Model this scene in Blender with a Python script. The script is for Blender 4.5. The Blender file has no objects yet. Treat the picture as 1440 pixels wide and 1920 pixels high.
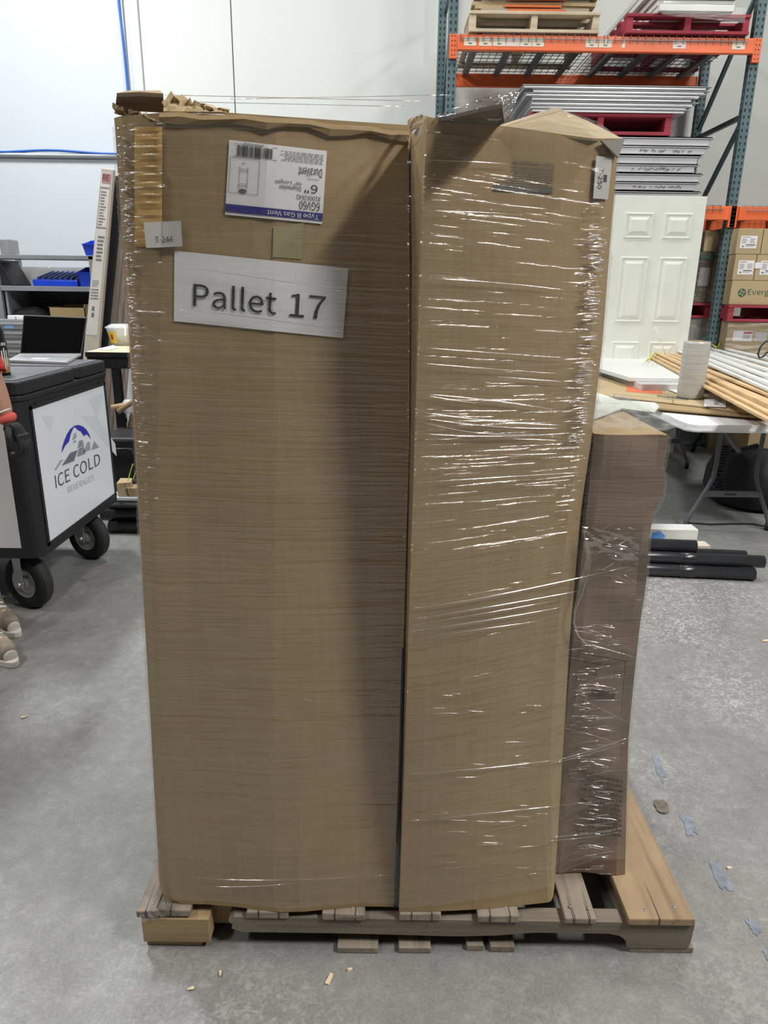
import bpy, bmesh, math, random
import numpy as np
from mathutils import Vector, Matrix

S = bpy.context.scene
COL = S.collection
rnd = random.Random(7)

# ------------------------------------------------------------------ camera
PITCH, ROLL, HC, FPX = math.radians(17.43), math.radians(0.8), 1.41, 1331.0
_F = np.array([0, math.cos(PITCH), -math.sin(PITCH)])
_R0 = np.array([1.0, 0, 0]); _U0 = np.array([0, math.sin(PITCH), math.cos(PITCH)])
_R = math.cos(ROLL) * _R0 + math.sin(ROLL) * _U0
_U = -math.sin(ROLL) * _R0 + math.cos(ROLL) * _U0
cam = bpy.data.cameras.new('camera'); co = bpy.data.objects.new('camera', cam); COL.objects.link(co)
cam.sensor_fit = 'VERTICAL'; cam.sensor_height = 36.0; cam.lens = FPX * 36.0 / 1920.0
cam.clip_start = 0.02; cam.clip_end = 100
M = Matrix(((_R[0], _U[0], -_F[0], 0), (_R[1], _U[1], -_F[1], 0), (_R[2], _U[2], -_F[2], HC), (0, 0, 0, 1)))
co.matrix_world = M
S.camera = co

# ------------------------------------------------------------------ world, lamps, exposure
S.view_settings.view_transform = 'Standard'
S.view_settings.look = 'None'
S.view_settings.gamma = 1.0
S.view_settings.use_curve_mapping = False
S.view_settings.exposure = -0.4
w = bpy.data.worlds.new('hall_air'); S.world = w; w.use_nodes = True
w.node_tree.nodes['Background'].inputs[0].default_value = (0.9, 0.95, 1.0, 1)
w.node_tree.nodes['Background'].inputs[1].default_value = 0.05

def lamp(name, loc, size, watts, col=(1.0, 0.98, 0.95), rotz=0.0, spread=180):
    l = bpy.data.lights.new(name, 'AREA'); l.shape = 'RECTANGLE'
    l.size, l.size_y = size; l.energy = watts; l.color = col; l.spread = math.radians(spread)
    o = bpy.data.objects.new(name, l); COL.objects.link(o)
    o.location = loc; o.rotation_euler = (0, 0, rotz)
    return o
# high-bay lamps hanging under the ceiling, in rows
BACK, SIDE, FRONT = 150, 230, 200
lamp('high_bay_lamp', (-3.4, 5.3, 5.8), (0.45, 1.2), BACK * 2.6, (.97, .985, 1.0))
lamp('high_bay_lamp', (-0.5, 5.6, 6.0), (0.45, 1.2), BACK * .8)
lamp('high_bay_lamp', (3.4, 5.2, 6.0), (0.45, 1.2), BACK * .9)
lamp('high_bay_lamp', (4.4, 1.3, 5.5), (0.45, 1.2), SIDE)
lamp('high_bay_lamp', (-4.4, 1.6, 5.5), (0.45, 1.2), SIDE * .9)
lamp('high_bay_lamp', (3.5, -0.45, 5.5), (0.45, 1.2), FRONT * 2.2, (1.0, .965, .91))
lamp('high_bay_lamp', (-3.2, -0.9, 5.5), (0.45, 1.2), FRONT * .75, (1.0, .965, .91))

# ------------------------------------------------------------------ helpers
def _ray(x, y): return _F + _R * (x - 720) / FPX - _U * (y - 960) / FPX
_C = np.array([0, 0, HC])
def PZ(x, y, z):
    d = _ray(x, y); return _C + d * ((z - HC) / d[2])
def PY(x, y, Y):
    d = _ray(x, y); return _C + d * (Y / d[1])
def PX(x, y, X):
    d = _ray(x, y); return _C + d * (X / d[0])
def V(*a): return np.array(a, float)

ORG = {}
def thing(name, label, cat, loc, group=None):
    o = bpy.data.objects.new(name, None); COL.objects.link(o)
    o.empty_display_size = 0.1
    o.location = tuple(float(c) for c in loc); o['label'] = label; o['category'] = cat
    if group: o['group'] = group
    ORG[o.name] = np.array(loc, float)
    return o
def tag(o, label, cat, group=None):
    o['label'] = label; o['category'] = cat
    if group: o['group'] = group
    return o
def struct(o): o['kind'] = 'structure'; return o
def stuff(o): o['kind'] = 'stuff'; return o

class MB:
    def __init__(s): s.v = []; s.f = []; s.n = 0
    def add(s, verts, faces):
        s.v.append(np.asarray(verts, float).reshape(-1, 3))
        s.f += [tuple(i + s.n for i in f) for f in faces]; s.n += len(s.v[-1]); return s
    def hexa(s, b, t):            # 4 bottom corners, 4 top corners (same winding, ccw from above)
        return s.add(list(b) + list(t), [(3, 2, 1, 0), (4, 5, 6, 7), (0, 1, 5, 4), (1, 2, 6, 5), (2, 3, 7, 6), (3, 0, 4, 7)])
    def box(s, c, d, rz=0.0, rx=0.0, ry=0.0, jit=0.0):
        h = np.array(d) / 2.0
        P = np.array([(-1,-1,-1),(1,-1,-1),(1,1,-1),(-1,1,-1),(-1,-1,1),(1,-1,1),(1,1,1),(-1,1,1)], float) * h
        if jit: P += np.array([[rnd.uniform(-jit, jit) for _ in range(3)] for _ in range(8)])
        R = np.array(Matrix.Rotation(rz, 3, 'Z') @ Matrix.Rotation(ry, 3, 'Y') @ Matrix.Rotation(rx, 3, 'X'))
        P = P @ R.T + np.array(c)
        return s.hexa(P[:4], P[4:])
    def b2(s, lo, hi): 
        lo = np.array(lo, float); hi = np.array(hi, float); return s.box((lo + hi) / 2, hi - lo)
    def bar(s, p, q, a, b, up=(0, 0, 1)):  # rectangular bar from p to q, section a (side) x b (up)
        p = np.array(p, float); q = np.array(q, float); d = q - p; d /= np.linalg.norm(d)
        u = np.array(up, float); sd = np.cross(d, u); sd /= np.linalg.norm(sd); u = np.cross(sd, d)
        sd *= a / 2; u = u * b / 2
        return s.hexa([p - sd - u, p + sd - u, q + sd - u, q - sd - u], [p - sd + u, p + sd + u, q + sd + u, q - sd + u])
    def tube(s, path, r, n=12, cap=True, flat=1.0):
        path = [np.array(p, float) for p in path]; m = len(path)
        rs = r if hasattr(r, '__len__') else [r] * m
        T = []
        for i in range(m):
            t = path[min(i + 1, m - 1)] - path[max(i - 1, 0)]; T.append(t / (np.linalg.norm(t) + 1e-12))
        u = np.cross(T[0], V(0, 0, 1)); 
        if np.linalg.norm(u) < 1e-3: u = np.cross(T[0], V(0, 1, 0))
        u /= np.linalg.norm(u); vs = []
        for i in range(m):
            u = u - T[i] * (u @ T[i]); u /= np.linalg.norm(u); w_ = np.cross(T[i], u)
            for k in range(n):
                a = 2 * math.pi * k / n
                vs.append(path[i] + rs[i] * (u * math.cos(a) + w_ * math.sin(a) * flat))
        fs = []
        for i in range(m - 1):
            for k in range(n):
                a, b = i * n + k, i * n + (k + 1) % n; fs.append((a, b, b + n, a + n))
        if cap: fs += [tuple(range(n - 1, -1, -1)), tuple((m - 1) * n + k for k in range(n))]
        return s.add(vs, fs)
    def lathe(s, c, axis, prof, n=28):     # prof: list of (radius, height along axis)
        axis = np.array(axis, float); axis /= np.linalg.norm(axis)
        u = np.cross(axis, V(0, 0, 1))
        if np.linalg.norm(u) < 1e-3: u = V(1, 0, 0)
        u /= np.linalg.norm(u); w_ = np.cross(axis, u); vs = []; fs = []
        for r, h in prof:
            for k in range(n):
                a = 2 * math.pi * k / n; vs.append(np.array(c) + axis * h + (u * math.cos(a) + w_ * math.sin(a)) * max(r, 1e-5))
        for i in range(len(prof) - 1):
            for k in range(n):
                a, b = i * n + k, i * n + (k + 1) % n; fs.append((a, b, b + n, a + n))
        return s.add(vs, fs)
    def grid(s, P):                        # P[i][j] -> points
        P = np.asarray(P, float); a, b = P.shape[:2]
        return s.add(P.reshape(-1, 3), [(i * b + j, i * b + j + 1, (i + 1) * b + j + 1, (i + 1) * b + j) for i in range(a - 1) for j in range(b - 1)])
    def prism(s, poly, off):               # poly list of 3d points, extruded by off
        poly = [np.array(p, float) for p in poly]; off = np.array(off, float); n = len(poly)
        return s.add(poly + [p + off for p in poly], [tuple(range(n)), tuple(range(2 * n - 1, n - 1, -1))] + [(i, (i + n), (i + 1) % n + n, (i + 1) % n) for i in range(n)])
    def build(s, name, mat, parent=None, smooth=False, bevel=0.0, recalc=True):
        v = np.concatenate(s.v) if s.v else np.zeros((0, 3))
        org = ORG[parent.name] if parent else np.zeros(3)
        if parent is None:
            org = np.array([(v[:, 0].min() + v[:, 0].max()) / 2, (v[:, 1].min() + v[:, 1].max()) / 2, v[:, 2].min()])
        me = bpy.data.meshes.new(name)
        me.from_pydata((v - org).tolist(), [], s.f); me.materials.append(mat)
        if recalc:
            bm = bmesh.new(); bm.from_mesh(me); bmesh.ops.recalc_face_normals(bm, faces=bm.faces); bm.to_mesh(me); bm.free()
        if smooth: me.polygons.foreach_set('use_smooth', [True] * len(me.polygons))
        me.update()
        o = bpy.data.objects.new(name, me); COL.objects.link(o)
        ORG[o.name] = org
        if parent: o.parent = parent
        else: o.location = tuple(org)
        if bevel:
            m = o.modifiers.new('bevel', 'BEVEL'); m.width = bevel; m.segments = 2; m.limit_method = 'ANGLE'; m.angle_limit = math.radians(40)
        if smooth == 'auto' :
            pass
        return o
def cp(o, parent=None):
    c = o.copy(); COL.objects.link(c); c.parent = parent; return c

# ------------------------------------------------------------------ materials
MATS = {}
class NT:
    def __init__(s, name):
        s.m = bpy.data.materials.new(name); s.m.use_nodes = True; s.t = s.m.node_tree; s.t.nodes.clear()
        s.out = s.n('ShaderNodeOutputMaterial')
    def n(s, t, **k):
        nd = s.t.nodes.new(t)
        for a, b in k.items(): setattr(nd, a, b)
        return nd
    def l(s, a, b): s.t.links.new(a, b)
    def coord(s, scale=(1, 1, 1), kind='Object', rand=False, rot=(0, 0, 0)):
        tc = s.n('ShaderNodeTexCoord'); mp = s.n('ShaderNodeMapping'); mp.inputs['Scale'].default_value = scale; mp.inputs['Rotation'].default_value = rot
        s.l(tc.outputs[kind], mp.inputs[0])
        if rand:
            oi = s.n('ShaderNodeObjectInfo'); mul = s.n('ShaderNodeMath', operation='MULTIPLY'); mul.inputs[1].default_value = 37.0
            s.l(oi.outputs['Random'], mul.inputs[0]); s.l(mul.outputs[0], mp.inputs['Location'])
        return mp.outputs[0]
    def noise(s, vec, scale=5, detail=4, rough=.55):
        nz = s.n('ShaderNodeTexNoise'); nz.inputs['Scale'].default_value = scale; nz.inputs['Detail'].default_value = detail; nz.inputs['Roughness'].default_value = rough
        s.l(vec, nz.inputs['Vector']); return nz.outputs['Fac']
    def ramp(s, fac, stops):
        r = s.n('ShaderNodeValToRGB'); e = r.color_ramp.elements
        while len(e) < len(stops): e.new(0.5)
        for k, (p, c) in enumerate(stops):
            e[k].position = p; e[k].color = (c, c, c, 1) if not hasattr(c, '__len__') else (*c, 1)
        s.l(fac, r.inputs[0]); return r.outputs[0]
    def mix(s, fac, a, b, mode='MIX'):
        m = s.n('ShaderNodeMix', data_type='RGBA', blend_type=mode)
        for sock, v in ((m.inputs[0], fac), (m.inputs[6], a), (m.inputs[7], b)):
            if hasattr(v, 'type') and hasattr(v, 'node'): s.l(v, sock)
            elif hasattr(v, '__len__'): sock.default_value = (*v, 1)
            else: sock.default_value = v
        return m.outputs[2]
    def bump(s, h, strength=.3, dist=.01, normal=None):
        b = s.n('ShaderNodeBump'); b.inputs['Strength'].default_value = strength; b.inputs['Distance'].default_value = dist
        s.l(h, b.inputs['Height'])
        if normal: s.l(normal, b.inputs['Normal'])
        return b.outputs[0]
    def bsdf(s, color, rough=.6, metal=0.0, spec=.5, normal=None, alpha=None, trans=0.0, coat=0.0):
        b = s.n('ShaderNodeBsdfPrincipled')
        def put(k, v):
            if hasattr(v, 'node'): s.l(v, b.inputs[k])
            elif hasattr(v, '__len__'): b.inputs[k].default_value = (*v, 1)
            else: b.inputs[k].default_value = v
        put('Base Color', color); put('Roughness', rough); put('Metallic', metal); put('Specular IOR Level', spec)
        put('Transmission Weight', trans); put('Coat Weight', coat)
        if normal: s.l(normal, b.inputs['Normal'])
        if alpha is not None: put('Alpha', alpha)
        s.l(b.outputs[0], s.out.inputs[0]); return b
def plain(name, c, rough=.6, metal=0.0, var=.12, scale=6.0, spec=.5, bump=0.0, coat=0.0):
    if name in MATS: return MATS[name]
    t = NT(name); v = t.coord(rand=True); nz = t.noise(v, scale, 5)
    lo = tuple(x * (1 - var) for x in c); hi = tuple(min(1, x * (1 + var)) for x in c)
    col = t.ramp(nz, [(.3, lo), (.7, hi)])
    nrm = t.bump(t.noise(v, scale * 8, 3), bump, .004) if bump else None
    t.bsdf(col, rough, metal, spec, nrm, coat=coat); MATS[name] = t.m; return t.m
def cardboard(name, c, scale=1.0, flute=True):
    if name in MATS: return MATS[name]
    t = NT(name); v = t.coord(rand=True)
    big = t.ramp(t.noise(v, 2.5, 4), [(.3, tuple(x * .9 for x in c)), (.7, tuple(x * 1.08 for x in c))])
    fib = t.noise(t.coord((60, 60, 400), rand=True), 1, 3)
    col = t.mix(.16, big, t.ramp(fib, [(.3, tuple(x * .72 for x in c)), (.7, tuple(x * 1.22 for x in c))]))
    vert = t.noise(t.coord((140, 140, 1.2), rand=True), 1, 2)
    col = t.mix(.10 if flute else .02, col, t.ramp(vert, [(.35, tuple(x * .6 for x in c)), (.65, tuple(x * 1.3 for x in c))]))
    h = t.noise(v, 9, 3)
    n1 = t.bump(h, .25, .012); n2 = t.bump(vert, .06, .002, n1)
    t.bsdf(col, .78, 0, .25, n2); MATS[name] = t.m; return t.m
def wood(name, c, dark=.5, axis='Y', rough=.75, sc=1.0, saw=False):
    if name in MATS: return MATS[name]
    t = NT(name)
    k = {'X': (1.5, 38, 38), 'Y': (38, 1.5, 38), 'Z': (38, 38, 1.5)}[axis]
    g = t.noise(t.coord(tuple(a * sc for a in k), rand=True), 1, 5, .65)
    blot = t.noise(t.coord(rand=True), 5, 3)
    cd = tuple(x * dark for x in c)
    col = t.ramp(g, [(.25, cd), (.5, c), (.75, tuple(min(1, x * 1.2) for x in c))])
    col = t.mix(t.ramp(blot, [(.35, .0), (.75, .45)]), col, tuple(x * .55 for x in c))
    nb = t.bump(g, .5, .004)
    if saw:
        wv = t.n('ShaderNodeTexWave'); wv.inputs['Scale'].default_value = 70; wv.inputs['Distortion'].default_value = 5.0; wv.bands_direction = 'DIAGONAL'
        t.l(t.coord(), wv.inputs[0]); nb = t.bump(wv.outputs['Fac'], .10, .002, nb)
        col = t.mix(.04, col, t.ramp(wv.outputs['Fac'], [(0, cd), (1, c)]))
    t.bsdf(col, rough, 0, .25, nb); MATS[name] = t.m; return t.m
def film(name, haze=.035, gloss=.085, rough=.12, bump=True, streak=(6, 6, 400), bst=.25):
    t = NT(name)
    tr = t.n('ShaderNodeBsdfTransparent'); tr.inputs[0].default_value = (.97, .97, .97, 1)
    gl = t.n('ShaderNodeBsdfGlossy'); gl.inputs['Roughness'].default_value = rough; gl.inputs['Color'].default_value = (1, 1, 1, 1)
    df = t.n('ShaderNodeBsdfDiffuse'); df.inputs['Color'].default_value = (.85, .85, .86, 1)
    m1 = t.n('ShaderNodeMixShader'); m2 = t.n('ShaderNodeMixShader')
    st = t.noise(t.coord(streak), 1, 4, .6)
    hz = t.mix(t.ramp(t.noise(t.coord((2.5, 2.5, 5)), 1, 3), [(.35, .25), (.65, 1.0)]), (0, 0, 0), t.ramp(st, [(.50, haze * .4), (.66, haze * 2.2)]))
    t.l(hz, m1.inputs[0]); t.l(tr.outputs[0], m1.inputs[1]); t.l(df.outputs[0], m1.inputs[2])
    m2.inputs[0].default_value = gloss; t.l(m1.outputs[0], m2.inputs[1]); t.l(gl.outputs[0], m2.inputs[2])
    if bump:
        b = t.bump(st, bst, .006)
        t.l(b, gl.inputs['Normal'])
    lw = t.n('ShaderNodeLayerWeight'); lw.inputs[0].default_value = .25
    ml = t.n('ShaderNodeMath', operation='MULTIPLY_ADD'); t.l(lw.outputs['Fresnel'], ml.inputs[0]); ml.inputs[1].default_value = .03; ml.inputs[2].default_value = gloss
    t.l(ml.outputs[0], m2.inputs[0])
    t.l(m2.outputs[0], t.out.inputs[0]); MATS[name] = t.m; return t.m

CARD = cardboard('kraft_cardboard', (.355, .254, .138))
CARD2 = cardboard('kraft_cardboard_pale', (.46, .36, .215))
CARDD = cardboard('kraft_cardboard_inner', (.285, .21, .12))
PAPER = plain('white_paper', (.78, .78, .80), .7, var=.03, spec=.2)
INK = plain('black_ink', (.02, .02, .022), .6, var=.05)
INKG = plain('grey_ink', (.13, .13, .12), .7, var=.1)
NAVY = plain('navy_ink', (.03, .025, .20), .5, var=.05)
BLACKP = plain('black_plastic', (.012, .012, .014), .5, var=.2, bump=.1)
STEELG = plain('grey_steel', (.36, .37, .38), .45, .5, var=.1)
ALU = plain('bare_aluminium', (.50, .51, .53), .36, .55, var=.06)
DARKM = plain('dark_metal', (.02, .02, .023), .45, .4, var=.2)
RUBBER = plain('tyre_rubber', (.010, .010, .011), .75, var=.25, bump=.2)
ORANGE = plain('orange_rack_paint', (.80, .155, .045), .42, var=.1, scale=3)
TEAL = plain('teal_rack_paint', (.085, .145, .16), .45, var=.15, scale=4)
REDW = wood('red_painted_wood', (.36, .05, .075), .6, 'X')
W_DECK = wood('weathered_deck_wood', (.30, .255, .205), .5, 'Y')
W_STR = wood('sawn_stringer_wood', (.235, .20, .16), .55, 'X', saw=True)
W_NEW = wood('new_pine_wood', (.42, .30, .17), .65, 'X')
W_PLY = wood('tan_plank_wood', (.36, .26, .165), .6, 'Y')
W_PALE = wood('pale_pallet_wood', (.62, .52, .38), .6, 'X')
W_DOWEL = wood('pine_moulding_wood', (.66, .47, .26), .75, 'Y', .5)
W_LAM = wood('grey_oak_plank', (.30, .26, .225), .6, 'Z')
WHITE = plain('white_paint', (.70, .72, .70), .45, var=.03)
WHITEP = plain('white_plastic', (.80, .82, .84), .4, var=.03)
DOORW = plain('off_white_door_paint', (.70, .73, .68), .5, var=.04)
BLUEP = plain('blue_plastic', (.012, .06, .62), .35, var=.15)
FILM = film('stretch_film')
FILM2 = film('clear_film_loose', haze=.10, gloss=.22, rough=.08, streak=(25, 25, 40))
FILMR = film('film_fold', haze=.28, gloss=.45, rough=.15, bump=False)

# ------------------------------------------------------------------ text
_tc = {}
try:      # Blender's own interface typeface; the built-in one if it is not there
    FONT = bpy.data.fonts.load(bpy.utils.system_resource('DATAFILES', path='fonts') + '/Noto Sans CJK Regular.woff2')
except Exception:
    FONT = None
def text_mesh(s):
    if s in _tc: return _tc[s]
    cu = bpy.data.curves.new('t', 'FONT'); cu.body = s
    if FONT: cu.font = FONT
    cu.fill_mode = 'FRONT'; cu.size = 1.0; cu.resolution_u = 3
    ob = bpy.data.objects.new('t', cu); COL.objects.link(ob)
    dg = bpy.context.evaluated_depsgraph_get(); dg.update()
    me = bpy.data.meshes.new_from_object(ob.evaluated_get(dg))
    v = np.array([tuple(x.co) for x in me.vertices])[:, :2]; f = [tuple(p.vertices) for p in me.polygons]
    bpy.data.objects.remove(ob); bpy.data.meshes.remove(me); bpy.data.curves.remove(cu)
    lo, hi = v.min(0), v.max(0); v = (v - lo) / (hi - lo)
    _tc[s] = (v, f, (hi - lo)[0] / (hi - lo)[1]); return _tc[s]
def bil(q):               # q: tl,tr,br,bl pixel corners or points -> function (s,t), t=0 bottom
    tl, tr, br, bl = [np.array(a, float) for a in q]
    return lambda s, t: (bl * (1 - s) + br * s) * (1 - t) + (tl * (1 - s) + tr * s) * t
def put_text(mb, s, M, r, flip=False):
    v, f, _ = text_mesh(s); s0, t0, s1, t1 = r
    if flip: v = 1 - v
    mb.add([M(s0 + (s1 - s0) * a, t0 + (t1 - t0) * b) for a, b in v], f); return mb
def put_rect(mb, M, r, n=2):
    s0, t0, s1, t1 = r
    mb.grid([[M(s0 + (s1 - s0) * i / n, t0 + (t1 - t0) * j / n) for j in range(n + 1)] for i in range(n + 1)]); return mb
def put_words(mb, M, r, rows, fill=.9, th=.45, ragged=.3, seed=1, right=False):
    q = random.Random(seed); s0, t0, s1, t1 = r; h = (t1 - t0) / rows
    for k in range(rows):
        L = (s1 - s0) * (1 - ragged * q.random()); a = (s1 - L) if right else s0; b = a + L
        while a < b - .004:
            wd = min(b - a, (s1 - s0) * q.uniform(.05, .14)); y = t1 - (k + .5) * h
            put_rect(mb, M, (a, y - h * th / 2, a + wd, y + h * th / 2), 1); a += wd + (s1 - s0) * .018
    return mb

# ================================================================== SETTING
def floor_mat():
    t = NT('concrete_floor')
    v = t.coord()
    a = t.ramp(t.noise(v, 1.3, 6, .6), [(.3, (.150, .151, .147)), (.7, (.232, .233, .227))])
    b = t.noise(v, 22, 6, .7)
    col = t.mix(.45, a, t.ramp(b, [(.3, (.11, .112, .11)), (.55, (.21, .211, .206)), (.75, (.38, .38, .37))]))
    f = t.noise(v, 160, 3, .6)
    col = t.mix(.18, col, t.ramp(f, [(.35, (.14, .14, .135)), (.7, (.45, .45, .44))]))
    # scuffed pale swirls
    sw = t.n('ShaderNodeTexNoise'); sw.inputs['Scale'].default_value = 26; sw.inputs['Detail'].default_value = 7; sw.inputs['Distortion'].default_value = 2.2
    t.l(v, sw.inputs['Vector'])
    col = t.mix(t.ramp(sw.outputs['Fac'], [(.58, 0.0), (.72, .16)]), col, (.48, .48, .49))
    zone = t.ramp(t.noise(t.coord((1, 1, 1), rot=(0, 0, 1.1)), .9, 2, .5), [(.50, 0.0), (.66, 1.0)])
    fine = t.n('ShaderNodeTexNoise'); fine.inputs['Scale'].default_value = 48; fine.inputs['Detail'].default_value = 6; fine.inputs['Distortion'].default_value = 1.6; t.l(v, fine.inputs['Vector'])
    sc = t.mix(1.0, zone, t.ramp(fine.outputs['Fac'], [(.48, 0.0), (.66, .55)]), 'MULTIPLY')
    col = t.mix(sc, col, (.56, .56, .57))
    spots = t.noise(t.coord((1, 1, 1), rot=(0, 0, .4)), 7, 2, .4)
    col = t.mix(t.ramp(spots, [(.74, 0.0), (.80, .65)]), col, (.09, .085, .08))
    rg = t.ramp(t.noise(v, 5, 5), [(.3, .38), (.7, .62)])
    nb = t.bump(b, .12, .004); nb = t.bump(f, .1, .001, nb)
    t.bsdf(col, rg, 0, .45, nb); return t.m
def wall_mat(name, c):
    t = NT(name); v = t.coord()
    col = t.mix(t.ramp(t.noise(v, .8, 5), [(.35, 0.0), (.75, .3)]), c, tuple(x * .9 for x in c))
    col = t.mix(t.ramp(t.noise(v, 6, 6, .7), [(.6, 0.0), (.8, .18)]), col, (.45, .45, .44))
    t.bsdf(col, .55, 0, .3, t.bump(t.noise(v, 45, 3), .06, .004)); return t.m
WALLY = 8.05
RX, RY = 11.0, -14.0
struct(MB().b2((-RX, RY, -.2), (RX, WALLY + .2, 0)).build('floor', floor_mat()))
WB = wall_mat('painted_wall_cool', (.60, .645, .685)); WW = wall_mat('painted_wall_warm', (.64, .67, .645))
sx = PY(432, 0, WALLY)[0]; px0 = PY(258, 0, WALLY)[0]
struct(MB().b2((-RX, WALLY, 0), (px0 - .1, WALLY + .2, 6.6)).build('wall_back', WB))
struct(MB().b2((px0 - .1, WALLY, 0), (sx - .006, WALLY + .2, 6.6)).build('wall_back', WW))
struct(MB().b2((sx + .006, WALLY, 0), (RX, WALLY + .2, 6.6)).build('wall_back', WW))
struct(MB().b2((sx - .008, WALLY + .015, 0), (sx + .008, WALLY + .2, 6.6)).build('trim_1', plain('joint_sealant', (.16, .17, .17), .8)))
DIM = wall_mat('dim_wall_paint', (.30, .30, .29))
struct(MB().b2((-RX - .2, RY, 0), (-RX, WALLY, 6.6)).build('wall_left', DIM))
struct(MB().b2((RX, RY, 0), (RX + .2, WALLY, 6.6)).build('wall_right', DIM))
struct(MB().b2((-RX, RY - .2, 0), (RX, RY, 6.6)).build('wall_front', DIM))
struct(MB().b2((-RX, RY, 6.6), (RX, WALLY, 6.8)).build('ceiling', plain('white_ceiling', (.22, .22, .22), .8, var=.03)))
# cover strip and cables on the back wall
pa, pb = PY(258, 0, WALLY)[0], PY(240, 0, WALLY)[0]
struct(MB().b2((pb, WALLY - .03, 0), (pa, WALLY, 6.6)).build('trim_2', wall_mat('cover_strip_paint', (.62, .66, .70)), bevel=.004))
PIPEM = plain('galvanised_conduit', (.45, .48, .50), .4, .4, var=.1)
CABLE = plain('blue_cable_jacket', (.02, .12, .48), .45, var=.1)
tag(MB().tube([(pb - .06, WALLY - .02, z) for z in np.linspace(.3, 6.5, 24)], .011, 8).build('conduit', PIPEM, smooth=True), 'thin grey conduit running up the wall beside the blue cable', 'conduit')
cx = PY(226, 0, WALLY)[0]
tag(MB().tube([(cx + .012 * math.sin(z * 2.3) - .01 * (z - 3), WALLY - .028, z) for z in np.linspace(1.5, 6.5, 40)], .014, 8).build('blue_cable', CABLE, smooth=True), 'blue cable hanging vertically down the white wall beside the cover strip', 'cable')
hz = PY(100, 292, WALLY)[2]
tag(MB().tube([(x, WALLY - .03, hz) for x in np.linspace(-RX + .1, pb - .1, 6)], .022, 10).build('conduit', PIPEM, smooth=True), 'grey horizontal conduit along the wall under a blue cable', 'conduit')
tag(MB().tube([(x, WALLY - .045 - .006 * math.sin(x * 7), hz + .03 + .012 * math.sin(x * 5)) for x in np.linspace(-RX + .1, pb - .1, 60)], .012, 8).build('blue_cable', CABLE, smooth=True), 'blue cable lying horizontally along the wall conduit', 'cable')

# blue paint remnants on the floor and small litter
BLUEF = plain('worn_blue_paint', (.185, .21, .25), .6, var=.3, scale=30)
def blob(q, z=.0012, n=22, jit=.22, seed=0):
    rr = random.Random(seed); M_ = bil(q); pts = []
    for k in range(n):
        a = 2 * math.pi * k / n; r = .5 * (1 - jit * rr.random()); c_, s_ = math.cos(a), math.sin(a)
        e = max(abs(c_), abs(s_)); p = M_(.5 + r * c_ / e ** .8, .5 + r * s_ / e ** .8); pts.append(PZ(p[0], p[1], 0))
    m = MB(); P = np.array(pts); m.prism([(*p[:2], .0003) for p in P], (0, 0, z)); return m
for k, (q, lab) in enumerate([(((1216, 1412), (1232, 1408), (1258, 1468), (1240, 1476)), 'faint blue paint mark on the floor, the farthest of the row'),
              (((1270, 1524), (1296, 1520), (1312, 1566), (1290, 1576)), 'worn blue paint patch on the concrete near the pallet corner'),
              (((1318, 1602), (1346, 1608), (1382, 1676), (1356, 1686)), 'long worn blue paint patch on the floor right of the pallet'),
              (((1392, 1722), (1414, 1720), (1438, 1752), (1414, 1760)), 'small chipped blue paint patch nearest the right edge'),
              (((1424, 1776), (1446, 1774), (1462, 1800), (1440, 1806)), 'blue paint patch cut by the right edge of the photo')]):
    tag(blob(q, seed=k, jit=.45).build('paint_mark', BLUEF), lab, 'paint mark', 'blue paint marks on the floor')
HOLE = plain('chipped_concrete', (.16, .14, .115), .9, var=.5, scale=40, bump=.5)
tag(blob(((1222, 1500), (1250, 1502), (1258, 1528), (1232, 1526)), seed=9, z=.004).build('concrete_chip', HOLE), 'chipped brownish spot in the concrete beyond the pallet corner', 'floor chip')
CHIP = plain('pale_wood_chip', (.62, .52, .36), .7)
for k, (x, y, L, a, lab) in enumerate([(618, 1838, .024, 1.2, 'largest pale wood splinter on the floor in front of the pallet'), (656, 1820, .010, .3, 'small pale wood chip just beyond the largest splinter'),
        (413, 1828, .012, 1.6, 'thin wood splinter on the floor in front of the pallet left half'), (358, 1856, .012, .2, 'pale splinter on the floor at lower left of the pallet'),
        (1436, 1203, .03, .2, 'pale scrap on the floor at the right edge of the photo'), (1368, 1629, .012, .2, 'tiny pale chip on the floor beside the long blue paint patch'), (46, 1346, .02, .5, 'white scrap on the dark floor below the cart wheels')]):
    p = PZ(x, y, 0)
    tag(MB().box((p[0], p[1], .003), (L, L * .35, .005), a, jit=.0015).build('wood_chip', CHIP), lab, 'wood chip', 'wood chips on the floor')

# ================================================================== PALLET
Zt, Zd = .088, .107
xl0 = PZ(262, 1779, .05)[0]; xr0 = PZ(1302, 1786, .05)[0]; YF = PZ(780, 1782, 0)[1]
pal = thing('wooden_pallet', 'weathered wooden shipping pallet on the concrete floor under the wrapped cartons', 'pallet', ((xl0 + xr0) / 2, YF + .5, 0))
def xat(x, z=Zt): return PY(x, 1725, YF)[0]
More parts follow.
